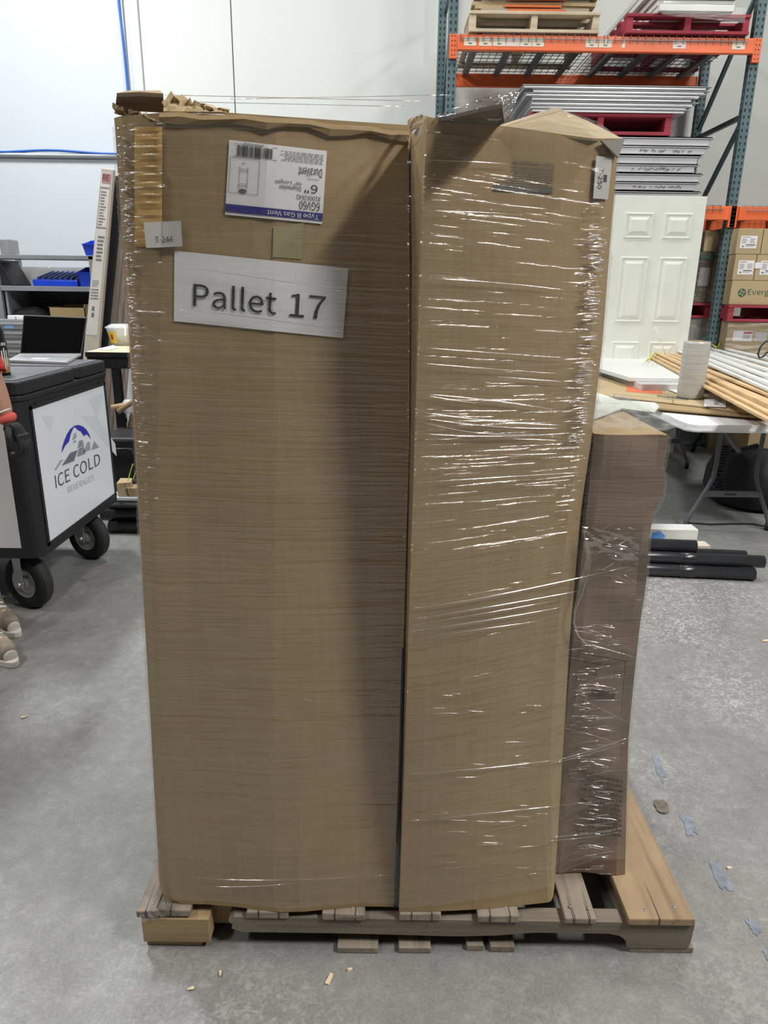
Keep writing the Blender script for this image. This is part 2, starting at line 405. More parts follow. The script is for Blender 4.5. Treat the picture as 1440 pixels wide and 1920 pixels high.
# front stringer: rough broken left end, notch with rounded top at the right
xa = xat(428); xb = xat(1303); n0, n1 = PY(955, 1760, YF)[0], PY(1178, 1760, YF)[0]
prof = [(xa + .012, Zt), (xa, Zt - .012), (xa + .01, Zt - .022), (xa + .006, Zt - .032), (xa + .03, Zt - .042), (n0 - .35, .046), (n0 - .12, .042), (n0 - .03, .046), (n0 + .02, .052), (n0 + .06, .056), (n1 - .045, .056), (n1 - .02, .050), (n1 - .003, .036), (n1, .016), (xb - .004, .016), (xb, .04), (xb + .002, Zt)]
MB().prism([(x, YF, z) for x, z in prof], (0, .036, 0)).build('stringer', W_STR, pal)
for y in (YF + .49, YF + .97):
    MB().b2((xl0, y, .016), (xr0, y + .036, Zt)).build('stringer', W_STR, pal)
MB().b2((xat(266), YF - .004, .018), (xat(392), YF + .036, Zt - .004)).build('stringer_block', W_NEW, pal, bevel=.002)['label'] = 'short yellowish block mending the broken left corner'
MB().b2((xl0 + .05, YF + .05, .016), (xat(440), YF + .085, Zt)).build('stringer', W_NEW, pal)
deck = [(258, 298, -.006, 0), (292, 357, -.002, .0), (462, 541, -.004, 0), (604, 684, -.006, 0), (748, 827, -.004, 0), (895, 973, -.006, 0), (1058, 1118, -.006, 0), (1180, 1303, -.008, 0)]
for k, (p0, p1, dy, tw) in enumerate(deck):
    x0, x1 = PY(p0, 1716, YF)[0], PY(p1, 1716, YF)[0]
    if k == 0: b, tt = [(x0, YF + dy, Zt), (x1, YF + dy, Zt), (x1 + .02, YF + 1.01, Zt), (x0 + .02, YF + 1.01, Zt)], Zd - Zt
    elif k == 7: b, tt = [(x0 - .004, YF + dy, Zt), (x1, YF + dy, Zt), (x1 - .012, YF + 1.01, Zt), (x0 - .018, YF + 1.01, Zt)], Zd - Zt
    else: b, tt = [(x0, YF + dy, Zt), (x1, YF + dy, Zt), (x1, YF + 1.01, Zt), (x0, YF + 1.01, Zt)], Zd - Zt - (.0 if k != 6 else .003)
    m = MB(); nseg = 1
    # end face split by one or two cracks: build planks with a jittered end
    m.hexa(b, [(q[0] + rnd.uniform(-.001, .001), q[1] + rnd.uniform(-.003, .003), q[2] + tt) for q in b])
    o = m.build('deck_board', W_PLY if k == 7 else W_DECK, pal, bevel=.003)
    for f_ in ([.45] if k in (0, 1, 7) else [.3, .78]):
        xx = x0 + (x1 - x0) * f_; dx = rnd.uniform(-.004, .004); L = rnd.uniform(.05, .11); y0 = YF + dy - .0008
        MB().add([(xx - .0012, y0, Zt), (xx + .0012, y0, Zt), (xx + .001, y0, Zd + .0005), (xx - .001, y0, Zd + .0005), (xx + dx, YF + L, Zd + .0005)], [(0, 1, 2, 3), (3, 2, 4)]).build('crack', INK, o, recalc=False)
    for f_ in (.25, .75):
        nm = MB().lathe((x0 + (x1 - x0) * f_ + rnd.uniform(-.006, .006), YF + .018 + rnd.uniform(-.006, .008), Zd), (0, 0, 1), [(.0035, -.002), (.0035, .0008), (0.0, .0014)], 8)
        nm.build('nail', STEELG, o, smooth=True)
for (p0, p1, yo) in [(276, 380, .004), (633, 709, -.010), (747, 807, -.008), (874, 906, .0), (918, 964, -.002), (1180, 1300, .002)]:
    x0, x1 = PY(p0, 1788, YF)[0], PY(p1, 1788, YF)[0]
    MB().b2((x0, YF + yo, .0005), (x1, YF + .95, .0165)).build('bottom_board', W_DECK if p0 != 276 else W_NEW, pal, bevel=.002)

# ================================================================== CARTONS ON THE PALLET
YB = PZ(520, 1698, Zd)[1]; ZTOP = 1.668; ZBOT = Zd + .001
def vz(z): return np.clip((z - ZBOT) / (ZTOP - ZBOT), 0, 1.2)
def line(pts, Yf):
    out = []
    for x, y in pts:
        Y = YB
        for _ in range(8): P = PY(x, y, Y); Y = Yf(P[0], P[2])
        out.append((P[2], P[0]))
    out.sort(); a = np.array(out); return lambda z: np.interp(z, a[:, 0], a[:, 1])
# carton 1 (left): outline lines as functions of height
Y0a = lambda x, z: YB + .014 + .034 * vz(z)
Y0b = lambda x, z: YB + .004 + .022 * vz(z)
Y1 = lambda x, z: YB + .115 * np.clip((x + .42) / .45, 0, 1) ** 1.4 * vz(z) - .020 * np.clip(1 - abs(x + .195) / .16, 0, 1)
L0 = line([(213, 209), (217, 260), (222, 340), (229, 450), (240, 600), (250, 780), (262, 1000), (270, 1150), (282, 1350), (290, 1500), (296, 1600), (299, 1660), (308, 1684), (338, 1700)], Y0a)
L01 = line([(250, 235), (252, 330), (251, 460), (254, 700), (268, 1000), (300, 1600), (306, 1664), (316, 1687), (345, 1700)], Y0b)
L1 = line([(302, 235), (305, 330), (305, 460), (300, 650), (292, 1000), (312, 1600), (318, 1666), (328, 1689), (355, 1700)], Y1)
L2 = line([(766, 246), (768, 500), (768, 800), (758, 1150), (748, 1500), (738, 1702)], Y1)
# carton 2 (right)
Y2L = lambda x, z: YB - .012 - .026 * vz(z)
Y2R = lambda x, z: YB + .018 + .085 * vz(z)
Y2O = lambda x, z: YB + .034 + .100 * vz(z)
R0 = line([(768, 250), (770, 500), (768, 800), (760, 1150), (752, 1500), (747, 1702)], lambda x, z: YB + .004 + .105 * vz(z))
R1 = line([(800, 228), (793, 400), (785, 600), (776, 900), (767, 1150), (758, 1450), (748, 1703)], Y2L)
R2 = line([(1110, 262), (1102, 400), (1083, 620), (1062, 800), (1045, 930), (1026, 1080), (1014, 1250), (1006, 1420), (1024, 1600), (1028, 1694)], Y2R)
R3 = line([(1160, 268), (1148, 400), (1130, 640), (1108, 830), (1090, 950), (1068, 1200), (1050, 1500), (1040, 1660), (1036, 1688)], Y2O)
def loft_box(zs, planf):
    rows = [planf(z) for z in zs]; n = len(rows[0]); v = []; f = []
    for z, r in zip(zs, rows): v += [(x, y, z) for x, y in r]
    for i in range(len(zs) - 1):
        for k in range(n): a, b = i * n + k, i * n + (k + 1) % n; f.append((a, b, b + n, a + n))
    f.append(tuple(range(n - 1, -1, -1)))
    m = MB(); m.add(v, f); return m, rows
def wob(x, z, a=.0010): return a * (math.sin(9 * x + 5 * z) + math.sin(23 * z + 3 * x) * .6 + math.sin(4.1 * z - 13 * x) * .7)
def plan1(z):
    l0, l01, l1, l2 = L0(z), L01(z), L1(z), L2(z)
    if z < ZBOT + .04: pass
    P = [(l0 + .012, 1.74), (l0, Y0a(0, z)), (l0 * .5 + l01 * .5, (Y0a(0, z) + Y0b(0, z)) / 2 - .006), (l01, Y0b(0, z))]
    for k, fr in enumerate((0, .12, .24, .36, .452, .468, .58, .68, .84, 1)):
        x = l1 + (l2 - l1) * fr; P.append((x, Y1(x, z) + (wob(x, z) if 0 < k < 9 else 0)))
    return P + [(l2 - .002, 1.72)]
zs1 = [ZBOT, ZBOT + .012, ZBOT + .03, ZBOT + .06] + list(np.linspace(.22, ZTOP - .03, 30)) + [ZTOP]
box1 = thing('tall_carton', 'tall kraft cardboard carton with the Pallet 17 sheet, left of the two tall ones', 'carton', ((L0(.3) + L2(.3)) / 2, 1.48, ZBOT), 'wrapped cartons on the pallet')
m, r1 = loft_box(zs1, plan1); b1b = m.build('carton_body', CARD, box1, smooth=False)
top = r1[-1]; inn = [(x * .985 - .002, y + (.012 if y < 1.5 else -.012)) for x, y in top]
MB().add([(x, y, ZTOP - .09) for x, y in inn], [tuple(range(len(inn)))]).build('carton_contents', CARDD, box1)
def plan2(z):
    r0, r_1, r2, r3 = R0(z), R1(z), R2(z), R3(z)
    P = [(r0 + .003, 1.70), (r0 + .002, YB + .004 + .105 * vz(z) - .001), (r_1, Y2L(0, z))]
    for k in range(1, 8):
        f_ = k / 8; x = r_1 + (r2 - r_1) * f_; P.append((x, Y2L(0, z) * (1 - f_) + Y2R(0, z) * f_ + wob(x + 3, z, .0010) - .006 * math.sin(math.pi * f_)))
    return P + [(r2, Y2R(0, z)), (r2 * .5 + r3 * .5, Y2R(0, z) * .5 + Y2O(0, z) * .5 - .004), (r3, Y2O(0, z)), (r3 - .01, 1.68)]
box2 = thing('tall_carton', 'tall kraft cardboard carton with upside-down black print, right of the two tall ones', 'carton', ((R1(.3) + R3(.3)) / 2, 1.46, ZBOT), 'wrapped cartons on the pallet')
zs2 = [ZBOT, ZBOT + .02] + list(np.linspace(.16, ZTOP - .01, 32))
m, r2_ = loft_box(zs2, plan2); b2b = m.build('carton_body', CARD, box2)
MB().add([(x, y, ZTOP - .03) for x, y in r2_[-1]], [tuple(range(len(r2_[-1])))]).build('carton_top', CARD2, box2)
MB().tube([(R1(z) - .008, Y2L(0, z) + .012, z) for z in np.linspace(ZBOT, .75, 12)], .004, 6).build('gap_shade_tube', INK, box2)  # black tube painting the dark of the gap between the tall cartons
# carton 3 (short, right rear), dented right edge
Y3 = PZ(1172, 1640, Zd)[1]
E3 = line([(1255, 816), (1250, 850), (1244, 880), (1247, 905), (1242, 935), (1225, 962), (1217, 1010), (1211, 1100), (1200, 1170), (1186, 1300), (1178, 1390), (1175, 1500), (1172, 1640)], lambda x, z: Y3)
Z3 = PY(1255, 816, Y3)[2]
box3 = thing('short_carton', 'short dented kraft carton, coloured dark for shade, standing behind the right tall carton', 'carton', (.46, 1.55, ZBOT), 'wrapped cartons on the pallet')
def plan3(z):
    e = E3(z); d = .012 * math.exp(-((z - .86) / .04) ** 2)
    P = [(.40, 1.80), (.40, Y3 + .004)]
    for k in range(1, 8):
        f_ = k / 8; x = .40 + (e - .40) * f_; P.append((x, Y3 + wob(x * 3, z * 2, .003) + d * f_))
    return P + [(e, Y3), (e + .004, 1.80)]
zs3 = [ZBOT] + list(np.linspace(.15, Z3, 34))
m, r3_ = loft_box(zs3, plan3); b3b = m.build('carton_body', cardboard('shade_brown_cardboard', (.275, .20, .145)), box3)  # darker than the other cartons: its shade is put into the board colour
MB().add([(x, y, Z3 - .001) for x, y in r3_[-1]], [tuple(range(len(r3_[-1])))]).build('carton_top', CARD2, box3)
pw_ = [PZ(x, y, Z3 + .003) for x, y in ((1100, 792), (1165, 768), (1226, 776), (1236, 764), (1228, 757), (1160, 752), (1112, 736), (1090, 734))]
MB().prism(pw_, (0, 0, .003)).build('paper_sheet', plain('pale_green_paper', (.60, .65, .60), .7), box3)

def on(Yf, eps):     # pixel -> point on a carton front, eps in front of it
    def g(x, y):
        Y = YB
        for _ in range(8): P = PY(x, y, Y); Y = Yf(P[0], P[2])
        return PY(x, y, Y - eps)
    return g
def Y1w(x, z):
    return Y1(x, z) + wob(x, z)
def pxM(q, g):
    M_ = bil(q); return lambda s, t: g(*M_(s, t))
# --- big printed label (upside down) on carton 1
q = ((430, 262), (613, 283), (604, 420), (422, 402))
MA = pxM(q, on(Y1w, .0022)); MBk = pxM(q, on(Y1w, .0032)); MCk = pxM(q, on(Y1w, .0040))
lab = put_rect(MB(), MA, (0, 0, 1, 1), 10).build('product_label', PAPER, b1b)
def dec(name, fn, mat, par): 
    m = MB(); fn(m); return m.build(name, mat, par, recalc=False)
LBR = box1
# (sub-parts hang under the label so the tree is thing > label > print)
lab.parent = box1; ORG[lab.name] = ORG[box1.name]
dec('blue_band', lambda m: put_rect(m, MBk, (0, .04, 1, .145), 8), NAVY, lab)
dec('lettering', lambda m: put_text(m, 'Type B Gas Vent', MCk, (.43, .052, .96, .135), True), PAPER, lab)
def f_(m):
    put_text(m, '6GV60', MBk, (.755, .17, .965, .285), True); put_text(m, '810002642', MBk, (.72, .30, .965, .365), True)
    put_text(m, '6"', MBk, (.80, .40, .93, .52), True); put_text(m, 'Diameter', MBk, (.535, .41, .76, .475), True); put_text(m, '60" Length', MBk, (.495, .485, .76, .55), True)
    put_text(m, 'DuraVent', MBk, (.725, .625, .965, .745), True)
dec('lettering', f_, INK, lab)
def f_(m):
    rr = random.Random(3); a = .08
    while a < .455:
        w_ = rr.choice([.004, .007, .011]); put_rect(m, MBk, (a, .80, a + w_, .945), 1); a += w_ + rr.choice([.004, .006, .009])
    put_rect(m, MBk, (.05, .790, .5, .795), 2); put_rect(m, MBk, (.05, .955, .5, .960), 2)
dec('barcode', f_, INK, lab)
def f_(m):
    put_words(m, MBk, (.50, .80, .97, .945), 6, seed=4, th=.32, right=True); put_words(m, MBk, (.82, .585, .97, .60), 1, seed=5); put_words(m, MBk, (.15, .962, .42, .985), 1, seed=6)
dec('fine_print', f_, INKG, lab)
def f_(m):
    for r in ((.02, .775, .325, .780), (.02, .30, .325, .305), (.02, .30, .024, .78), (.321, .30, .325, .78)): put_rect(m, MBk, r, 2)
    for r in ((.12, .36, .124, .66), (.205, .36, .209, .66), (.12, .60, .21, .606), (.12, .63, .21, .634), (.12, .40, .21, .406), (.12, .43, .21, .434)): put_rect(m, MBk, r, 2)
    m.add([MBk(.1645 + .043 * math.cos(a), .335 + .03 * math.sin(a)) for a in np.linspace(0, 2 * math.pi, 17)[:-1]], [tuple(range(16))])
    put_words(m, MBk, (.145, .70, .185, .72), 1, seed=3)
dec('pipe_drawing', f_, INKG, lab)
# --- Pallet 17 sheet
q = ((327, 470), (653, 503), (643, 634), (326, 602))
MA = pxM(q, on(Y1w, .0022)); MBk = pxM(q, on(Y1w, .0040))
lab = put_rect(MB(), MA, (0, 0, 1, 1), 12).build('paper_sign', PAPER, box1)
def f_(m):
    put_text(m, 'Pallet', MBk, (.112, .235, .600, .585)); put_text(m, '17', MBk, (.678, .235, .885, .565))
dec('lettering', f_, INK, lab)
# --- T-244 sticker
STK = plain('grey_sticker', (.55, .54, .53), .5, var=.03)
q = ((269, 417), (339, 414), (342, 462), (274, 465))
g0 = on(lambda x, z: Y1(x, z) - .010 if x > -.33 else YB + .0, .0)
MA = pxM(q, on(lambda x, z: min(Y1(x, z), Y0b(x, z)) - .006, .0016)); MBk = pxM(q, on(lambda x, z: min(Y1(x, z), Y0b(x, z)) - .006, .0030))
lab = put_rect(MB(), MA, (0, 0, 1, 1), 8).build('sticker', STK, box1)
dec('lettering', lambda m: put_text(m, 'T-244', MBk, (.27, .19, .75, .42)), INK, lab)
# amber strip down the crushed left corner, golden light put into its colour
AMB = plain('amber_light_strip', (.60, .38, .14), .32, var=.25, scale=14, bump=.3)
gt = on(lambda x, z: Y1(x, z) - .002 if x > L1(z) else (Y0b(0, z) + (Y1(0, z) * 0 + YB - Y0b(0, z)) * np.clip((x - L01(z)) / (L1(z) - L01(z)), 0, 1)) - .002, .001)
rows = []
for i in range(90):
    y = 238 + (462 - 238) * i / 89; r_ = []
    for j in range(7):
        x = 252 + (304 - 252) * j / 6; q0 = gt(x, y); r_.append(q0 + V(0, -.0012 * (math.sin(i * .9 + .6 * math.sin(i * .37)) + .8 * math.sin(i * 2.1 + j * .4)) * math.sin(math.pi * j / 6), 0))
    rows.append(r_)
MB().grid(rows).build('tape_strip', AMB, box1, smooth=True)['label'] = 'shiny amber strip with golden light in its colour, down the crushed left corner'
# faint green tape patch
q = ((513, 424), (570, 418), (566, 486), (511, 482))
put_rect(MB(), pxM(q, on(Y1w, .0012)), (0, 0, 1, 1), 4).build('tape_patch', cardboard('greenish_tape', (.33, .30, .17)), box1)
# --- print on carton 2 (upside down)
def Y2f(x, z):
    a, b = R1(z), R2(z); f_ = np.clip((x - a) / (b - a), 0, 1); return Y2L(0, z) * (1 - f_) + Y2R(0, z) * f_ - .006 * math.sin(math.pi * f_) + wob(x + 3, z, .0010) - .0004
q = ((930, 292), (1041, 304), (1036, 363), (925, 357))
MA = pxM(q, on(Y2f, .0016)); MBk = pxM(q, on(Y2f, .0022))
def f_(m):
    put_rect(m, MA, (.0, .0, 1, .17), 6)
    put_text(m, 'DuraVent', MA, (.80, .83, 1.0, .95), True)
    put_words(m, MA, (.30, .86, .77, .92), 1, seed=2, th=.6, ragged=0)
    put_words(m, MA, (.26, .42, 1.0, .80), 6, seed=8, th=.42, ragged=.15, right=True); put_words(m, MA, (.05, .19, 1.0, .40), 3, seed=9, th=.42, ragged=.25, right=True)
dec('printed_panel', f_, INKG, box2)
# --- T-250 sticker on the chamfered right strip (reads downward)
def Y2s(x, z):
    a, b = R2(z), R3(z); f_ = np.clip((x - a) / (b - a), -.2, 1.2); return Y2R(0, z) * (1 - f_) + Y2O(0, z) * f_ - .006
q = ((1118, 292), (1148, 296), (1140, 374), (1112, 372))
lab = put_rect(MB(), pxM(q, on(Y2s, .0016)), (0, 0, 1, 1), 6).build('sticker', STK, box2)
MR = pxM((q[3], q[0], q[1], q[2]), on(Y2s, .0024))   # rotated text frame: left=bottom... reading downwards
MDn = pxM((q[1], q[2], q[3], q[0]), on(Y2s, .0024))
dec('lettering', lambda m: put_text(m, 'T-250', MDn, (.28, .24, .76, .52)), INK, lab)
def f_(m):
    for k in range(8): put_rect(m, MDn, (.42 + k * .022, .58, .432 + k * .022, .80), 1)
dec('barcode', f_, INK, lab)
# --- print on carton 3
q = ((1070, 1440), (1170, 1462), (1166, 1572), (1062, 1560))
g3 = on(lambda x, z: Y3 - .006, .001)
dec('printed_panel', lambda m: put_words(m, pxM(q, g3), (.1, 0, .98, 1), 12, seed=11, th=.5, right=True), plain('brown_ink', (.07, .05, .035), .7), box3)
q = ((1085, 1222), (1176, 1238), (1168, 1340), (1082, 1330))
def f_(m):
    M_ = pxM(q, g3)
    for r in ((0, .97, 1, .985), (.955, 0, .97, .98), (.3, .25, .8, .38)): put_rect(m, M_, r, 4)
    put_words(m, M_, (.1, .6, .5, .9), 3, seed=13)
dec('printed_diagram', f_, plain('brown_ink', (.07, .05, .035), .7), box3)

# --- flaps and crushed tops
def jag(m, p0, p1, h0, h1, n, Yt, lean, seed, fold=.012):
    """crumpled strip of board: lower edge follows p0->p1, upper edge is ragged"""
    rr = random.Random(seed); rows = []
    for i in range(n + 1):
        f_ = i / n; b = np.array(p0) * (1 - f_) + np.array(p1) * f_
        h = (h0 * (1 - f_) + h1 * f_) * rr.uniform(.65, 1.15); r = []
        for j in range(4):
            t_ = j / 3; r.append(b + V(rr.uniform(-.003, .003), lean * t_ + rr.uniform(-fold, fold) * (j > 0), h * t_ + (.004 * rr.random() if j == 3 else 0)))
        rows.append(r)
    return m.grid(rows)
def solid(o, th=.004):
    md = o.modifiers.new('board', 'SOLIDIFY'); md.thickness = th; md.offset = 0; return o
xA, xB, xC = L0(1.66), L1(1.66), L2(1.66)
# leaning flap at the crushed left corner; its underside shade is put into the colour
p = [PY(216, 203, YB + .085), PY(307, 208, YB + .07), PY(306, 179, YB + .018), PY(262, 176, YB + .015), PY(219, 178, YB + .03)]
solid(MB().add(p, [(0, 1, 2, 3, 4)]).build('top_flap', plain('underside_shade_board', (.13, .09, .062), .8, bump=.2), box1), .006)
p = [PY(219, 178, YB + .03), PY(262, 175, YB + .015), PY(306, 178, YB + .018), PY(300, 172, YB + .18), PY(240, 172, YB + .20)]
solid(MB().add(p, [(0, 1, 2, 3, 4)]).build('top_flap', CARD, box1), .004)
m = MB(); jag(m, PY(306, 210, YB + .004), PY(425, 212, YB + .012), .028, .006, 16, 0, .02, 3, .010); solid(m.build('torn_edge', CARD2, box1), .003)
m = MB(); jag(m, PY(214, 212, YB + .065), PY(300, 236, YB + .01), .010, .004, 14, 0, -.006, 5, .006); solid(m.build('torn_edge', CARD, box1), .003)
m = MB(); jag(m, PY(768, 246, YB + .07), PY(806, 232, YB - .02), .022, .012, 8, 0, .02, 8, .012); solid(m.build('torn_edge', CARD, box1), .003)
# rear flap standing up behind the open top
zr = PY(650, 214, 1.70)[2]
MB().hexa([(-.36, 1.70, 1.60), (.045, 1.70, 1.60), (.045, 1.705, 1.60), (-.36, 1.705, 1.60)], [(-.35, 1.69, zr - .002), (.05, 1.69, zr - .022), (.05, 1.695, zr - .022), (-.35, 1.695, zr - .002)]).build('rear_flap', CARD2, box1)
# front flap folded outward lip along the top edge
pts = []
for k in range(13):
    f_ = k / 12; x = L1(1.66) + (L2(1.66) - L1(1.66)) * f_; pts.append(V(x, Y1(x, ZTOP) - .004, ZTOP - .002 + .002 * math.sin(k * 2.1)))
solid(MB().grid([[p_ + V(0, 0, -.012 - .004 * math.sin(i * 1.7)), p_ + V(0, -.003, -.006), p_, p_ + V(0, .016, -.004)] for i, p_ in enumerate(pts)]).build('folded_lip', CARD, box1), .003)
# carton 2 top: peaked flap, lifted flap with shade put into its colour, folded corner
pk = PY(1040, 203, 1.60)
a_, b_, c_ = PY(932, 239, 1.26), PY(1112, 262, 1.33), PY(1166, 262, 1.39)
solid(MB().add([a_, b_, pk], [(0, 1, 2)]).build('top_flap', CARD2, box2), .004)
solid(MB().add([b_, c_, PY(1100, 228, 1.62), pk], [(0, 1, 2, 3)]).build('top_flap', CARD2, box2), .004)
e_ = PY(1056, 207, 1.58)
solid(MB().add([pk, e_, PY(945, 238, 1.265), a_], [(0, 1, 2, 3)]).build('tape_strip', plain('clear_tan_tape', (.55, .45, .30), .3), box2), .003)
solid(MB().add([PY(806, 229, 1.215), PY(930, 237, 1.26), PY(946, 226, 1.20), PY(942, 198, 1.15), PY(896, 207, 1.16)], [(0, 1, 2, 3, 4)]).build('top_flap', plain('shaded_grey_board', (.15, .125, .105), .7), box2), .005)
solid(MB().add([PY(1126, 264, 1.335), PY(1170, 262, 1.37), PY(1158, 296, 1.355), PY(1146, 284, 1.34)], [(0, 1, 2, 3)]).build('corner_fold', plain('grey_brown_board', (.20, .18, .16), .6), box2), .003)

# ================================================================== STRETCH WRAP
wrap = thing('stretch_wrap', 'clear stretch film wound around all the cartons down to the pallet', 'plastic wrap', (0.06, 1.5, ZBOT))
def streaks(X, Z, seed, mfun, specs):
    rr = np.random.RandomState(seed); H = np.zeros_like(X); zr_ = Z[:, 0]
    for n, (x0, x1), (z0, z1), amp, wid, (l0, l1) in specs:
        for i in range(n):
            cz = rr.uniform(z0, z1); cxx = rr.uniform(x0, x1); L = rr.uniform(l0, l1)
            m_ = mfun(cxx, cz) + rr.normal(0, .012); wd = rr.uniform(*wid); A = rr.uniform(*amp) * (1 if rr.rand() < .8 else -1)
            ext = abs(m_) * L + 4 * wd
            i0, i1 = np.searchsorted(zr_, cz - ext), np.searchsorted(zr_, cz + ext)
            if i1 <= i0: continue
            d = (Z[i0:i1] - cz - m_ * (X[i0:i1] - cxx)) / wd
            H[i0:i1] += A * np.exp(-d * d) * np.clip(1.5 - np.abs((X[i0:i1] - cxx) / (L / 2)) * 1.5, 0, 1)
    return H
def mfun(x, z):
    m_ = np.interp(z, [.1, .5, .8, 1.05, 1.3, 1.4, 1.66], [.085, .095, .10, 0.0, -.06, -.07, -.08])
    return m_ if x > .04 else m_ * .25 - .02
def wrap_path(z):
    o = .004
    P = [(L0(z) - .004, 1.74), (L0(z) - o, Y0a(0, z) + .05), (L0(z) - o, Y0a(0, z) - .001), (L01(z) - .003, Y0b(0, z) - o - .003)]
    for fr in (0, .12, .24, .36, .452, .468, .58, .68, .84, 1):
        x = L1(z) + (L2(z) - L1(z)) * fr
        y = Y1(x, z) - .007
        yb = (Y2L(0, z) - .003) * fr * .55 + (YB - .004) * (1 - fr * .55)
        P.append((x, min(y, y * .45 + yb * .55)))
    P.append((R1(z) - .001, Y2L(0, z) - .007))
    for k in range(1, 9):
        f_ = k / 8; x = R1(z) + (R2(z) - R1(z)) * f_; P.append((x, Y2L(0, z) * (1 - f_) + Y2R(0, z) * f_ - .006 * math.sin(math.pi * f_) - .008))
    P += [((R2(z) + R3(z)) / 2 + .002, (Y2R(0, z) + Y2O(0, z)) / 2 - .010), (R3(z) + .004, Y2O(0, z) - .002), (R3(z) + .004, Y2O(0, z) + .06), (R3(z) - .004, 1.70)]
    return np.array(P)
def film_sheet(zs, pathf, ncol, seed, specs):
    rows = []
    for z in zs:
        P = pathf(z); d = np.r_[0, np.cumsum(np.linalg.norm(np.diff(P, axis=0), axis=1))]; s_ = np.linspace(0, d[-1], ncol)
        # keep the corner nodes sharp by blending equal-arc with node positions
        rows.append(np.stack([np.interp(s_, d, P[:, 0]), np.interp(s_, d, P[:, 1]), np.full(ncol, z)], 1))
    G = np.array(rows); X = G[:, :, 0]; Z = G[:, :, 2]
    H = streaks(X, Z, seed, mfun, specs)
    T = np.gradient(G, axis=1); nx, ny = T[:, :, 1], -T[:, :, 0]; L = np.hypot(nx, ny) + 1e-9
    G[:, :, 0] += nx / L * H; G[:, :, 1] += ny / L * H
    return G
zsF = np.linspace(.125, 1.655, 1400)
STEEP, SOFT, FINE = (.0007, .0016), (.0002, .0007), (.0004, .0009)
G = film_sheet(zsF, wrap_path, 170, 11, [
    (520, (-.48, .40), (.13, 1.65), SOFT, (.002, .005), (.1, .6)),
    (190, (.05, .36), (.95, 1.26), STEEP, (.0010, .0019), (.05, .32)),
    (170, (.05, .36), (.14, .95), STEEP, (.0010, .0018), (.04, .22)),
    (150, (.05, .33), (1.26, 1.58), FINE, (.0009, .0015), (.05, .25)), (260, (.05, .36), (.14, 1.26), FINE, (.0009, .0015), (.05, .3)),
    (620, (-.40, .06), (.14, 1.45), FINE, (.0011, .0020), (.04, .30)),
    (760, (.335, .43), (.99, 1.52), STEEP, (.0010, .0019), (.015, .06)),
    (60, (.36, .42), (.2, .99), STEEP, (.0010, .0018), (.015, .05)),
    (620, (-.485, -.405), (.85, 1.65), STEEP, (.0010, .0020), (.008, .04)),
    (160, (-.48, -.36), (.13, .85), FINE, (.0010, .0016), (.01, .05))])
lift = np.clip((G[:, :, 0] - .05) * .10, 0, .06)          # the lower hem climbs to the right
G[:, :, 2] += lift * np.clip(1 - (G[:, :, 2] - .125) / .15, 0, 1)
MB().grid(G).build('film_sheet', FILM, wrap, smooth=True, recalc=False)
def path3(z):
    e = E3(z)
    return np.array([(R3(z) + .003, Y2O(0, z) - .003), (R3(z) + .03, min(Y3 - .006, Y2O(0, z) + .02)), (R3(z) * .4 + e * .6, Y3 - .012), (e + .003, Y3 - .007), (e + .008, Y3 + .02), (e + .008, 1.80)])
G3 = film_sheet(np.linspace(.16, Z3 - .002, 900), path3, 70, 5, [
    (140, (.40, .58), (.17, 1.14), SOFT, (.002, .005), (.04, .2)), (330, (.40, .58), (.17, .85), STEEP, (.0011, .002), (.01, .07)), (60, (.40, .58), (.9, 1.14), FINE, (.001, .002), (.04, .2))])
MB().grid(G3).build('film_sheet', FILM, wrap, smooth=True, recalc=False)
# film over the short carton's top
rr = random.Random(2)
MB().grid([[V(.36 + .24 * i / 14, Y3 - .005 + .46 * j / 14, Z3 + .008 + .010 * rr.random()) for j in range(15)] for i in range(15)]).build('film_top', FILM2, wrap, smooth=True)
# film tail pulled down to the pallet's left corner
pA, pB, pC, pD = V(L0(.2) - .002, YB + .02, .235), V(L0(.16) + .005, YB + .02, .135), PY(330, 1712, YF - .008), PY(258, 1730, YF - .008)
rows = []
for i in range(14):
    u = i / 13; a = pA * (1 - u) + pD * u; b = pB * (1 - u) + pC * u
    rows.append([a * (1 - t_) + b * t_ + V(0, -.002 + .003 * math.sin(i * 2.1 + k * 4), .003 * math.sin(k * 9 + i)) for k, t_ in enumerate(np.linspace(0, 1, 10))])
MB().grid(rows).build('film_tail', FILM2, wrap, smooth=True)
# loose film bunched on top of the right carton
def bag(q, Ya, Yb_, seed, amp=.012, n=14):
    rr = np.random.RandomState(seed); M_ = bil(q); g = []
    N = rr.normal(0, 1, (n, n)); N = (N + np.roll(N, 1, 0) + np.roll(N, 1, 1)) / 3
    for i in range(n):
        r_ = []
        for j in range(n):
            p_ = M_(i / (n - 1), j / (n - 1)); r_.append(PY(p_[0], p_[1], Ya + (Yb_ - Ya) * j / (n - 1) + amp * N[i, j]))
        g.append(r_)
    return MB().grid(g)
bag(((822, 214), (936, 172), (946, 226), (812, 226)), 1.20, 1.22, 4).build('loose_film', FILM2, wrap, smooth=True)
bag(((930, 184), (978, 166), (958, 214), (930, 238)), 1.22, 1.24, 6, .016).build('loose_film', FILM2, wrap, smooth=True)
bag(((1040, 200), (1120, 228), (1168, 262), (945, 238)), 1.24, 1.40, 8, .006).build('loose_film', FILM2, wrap, smooth=True)
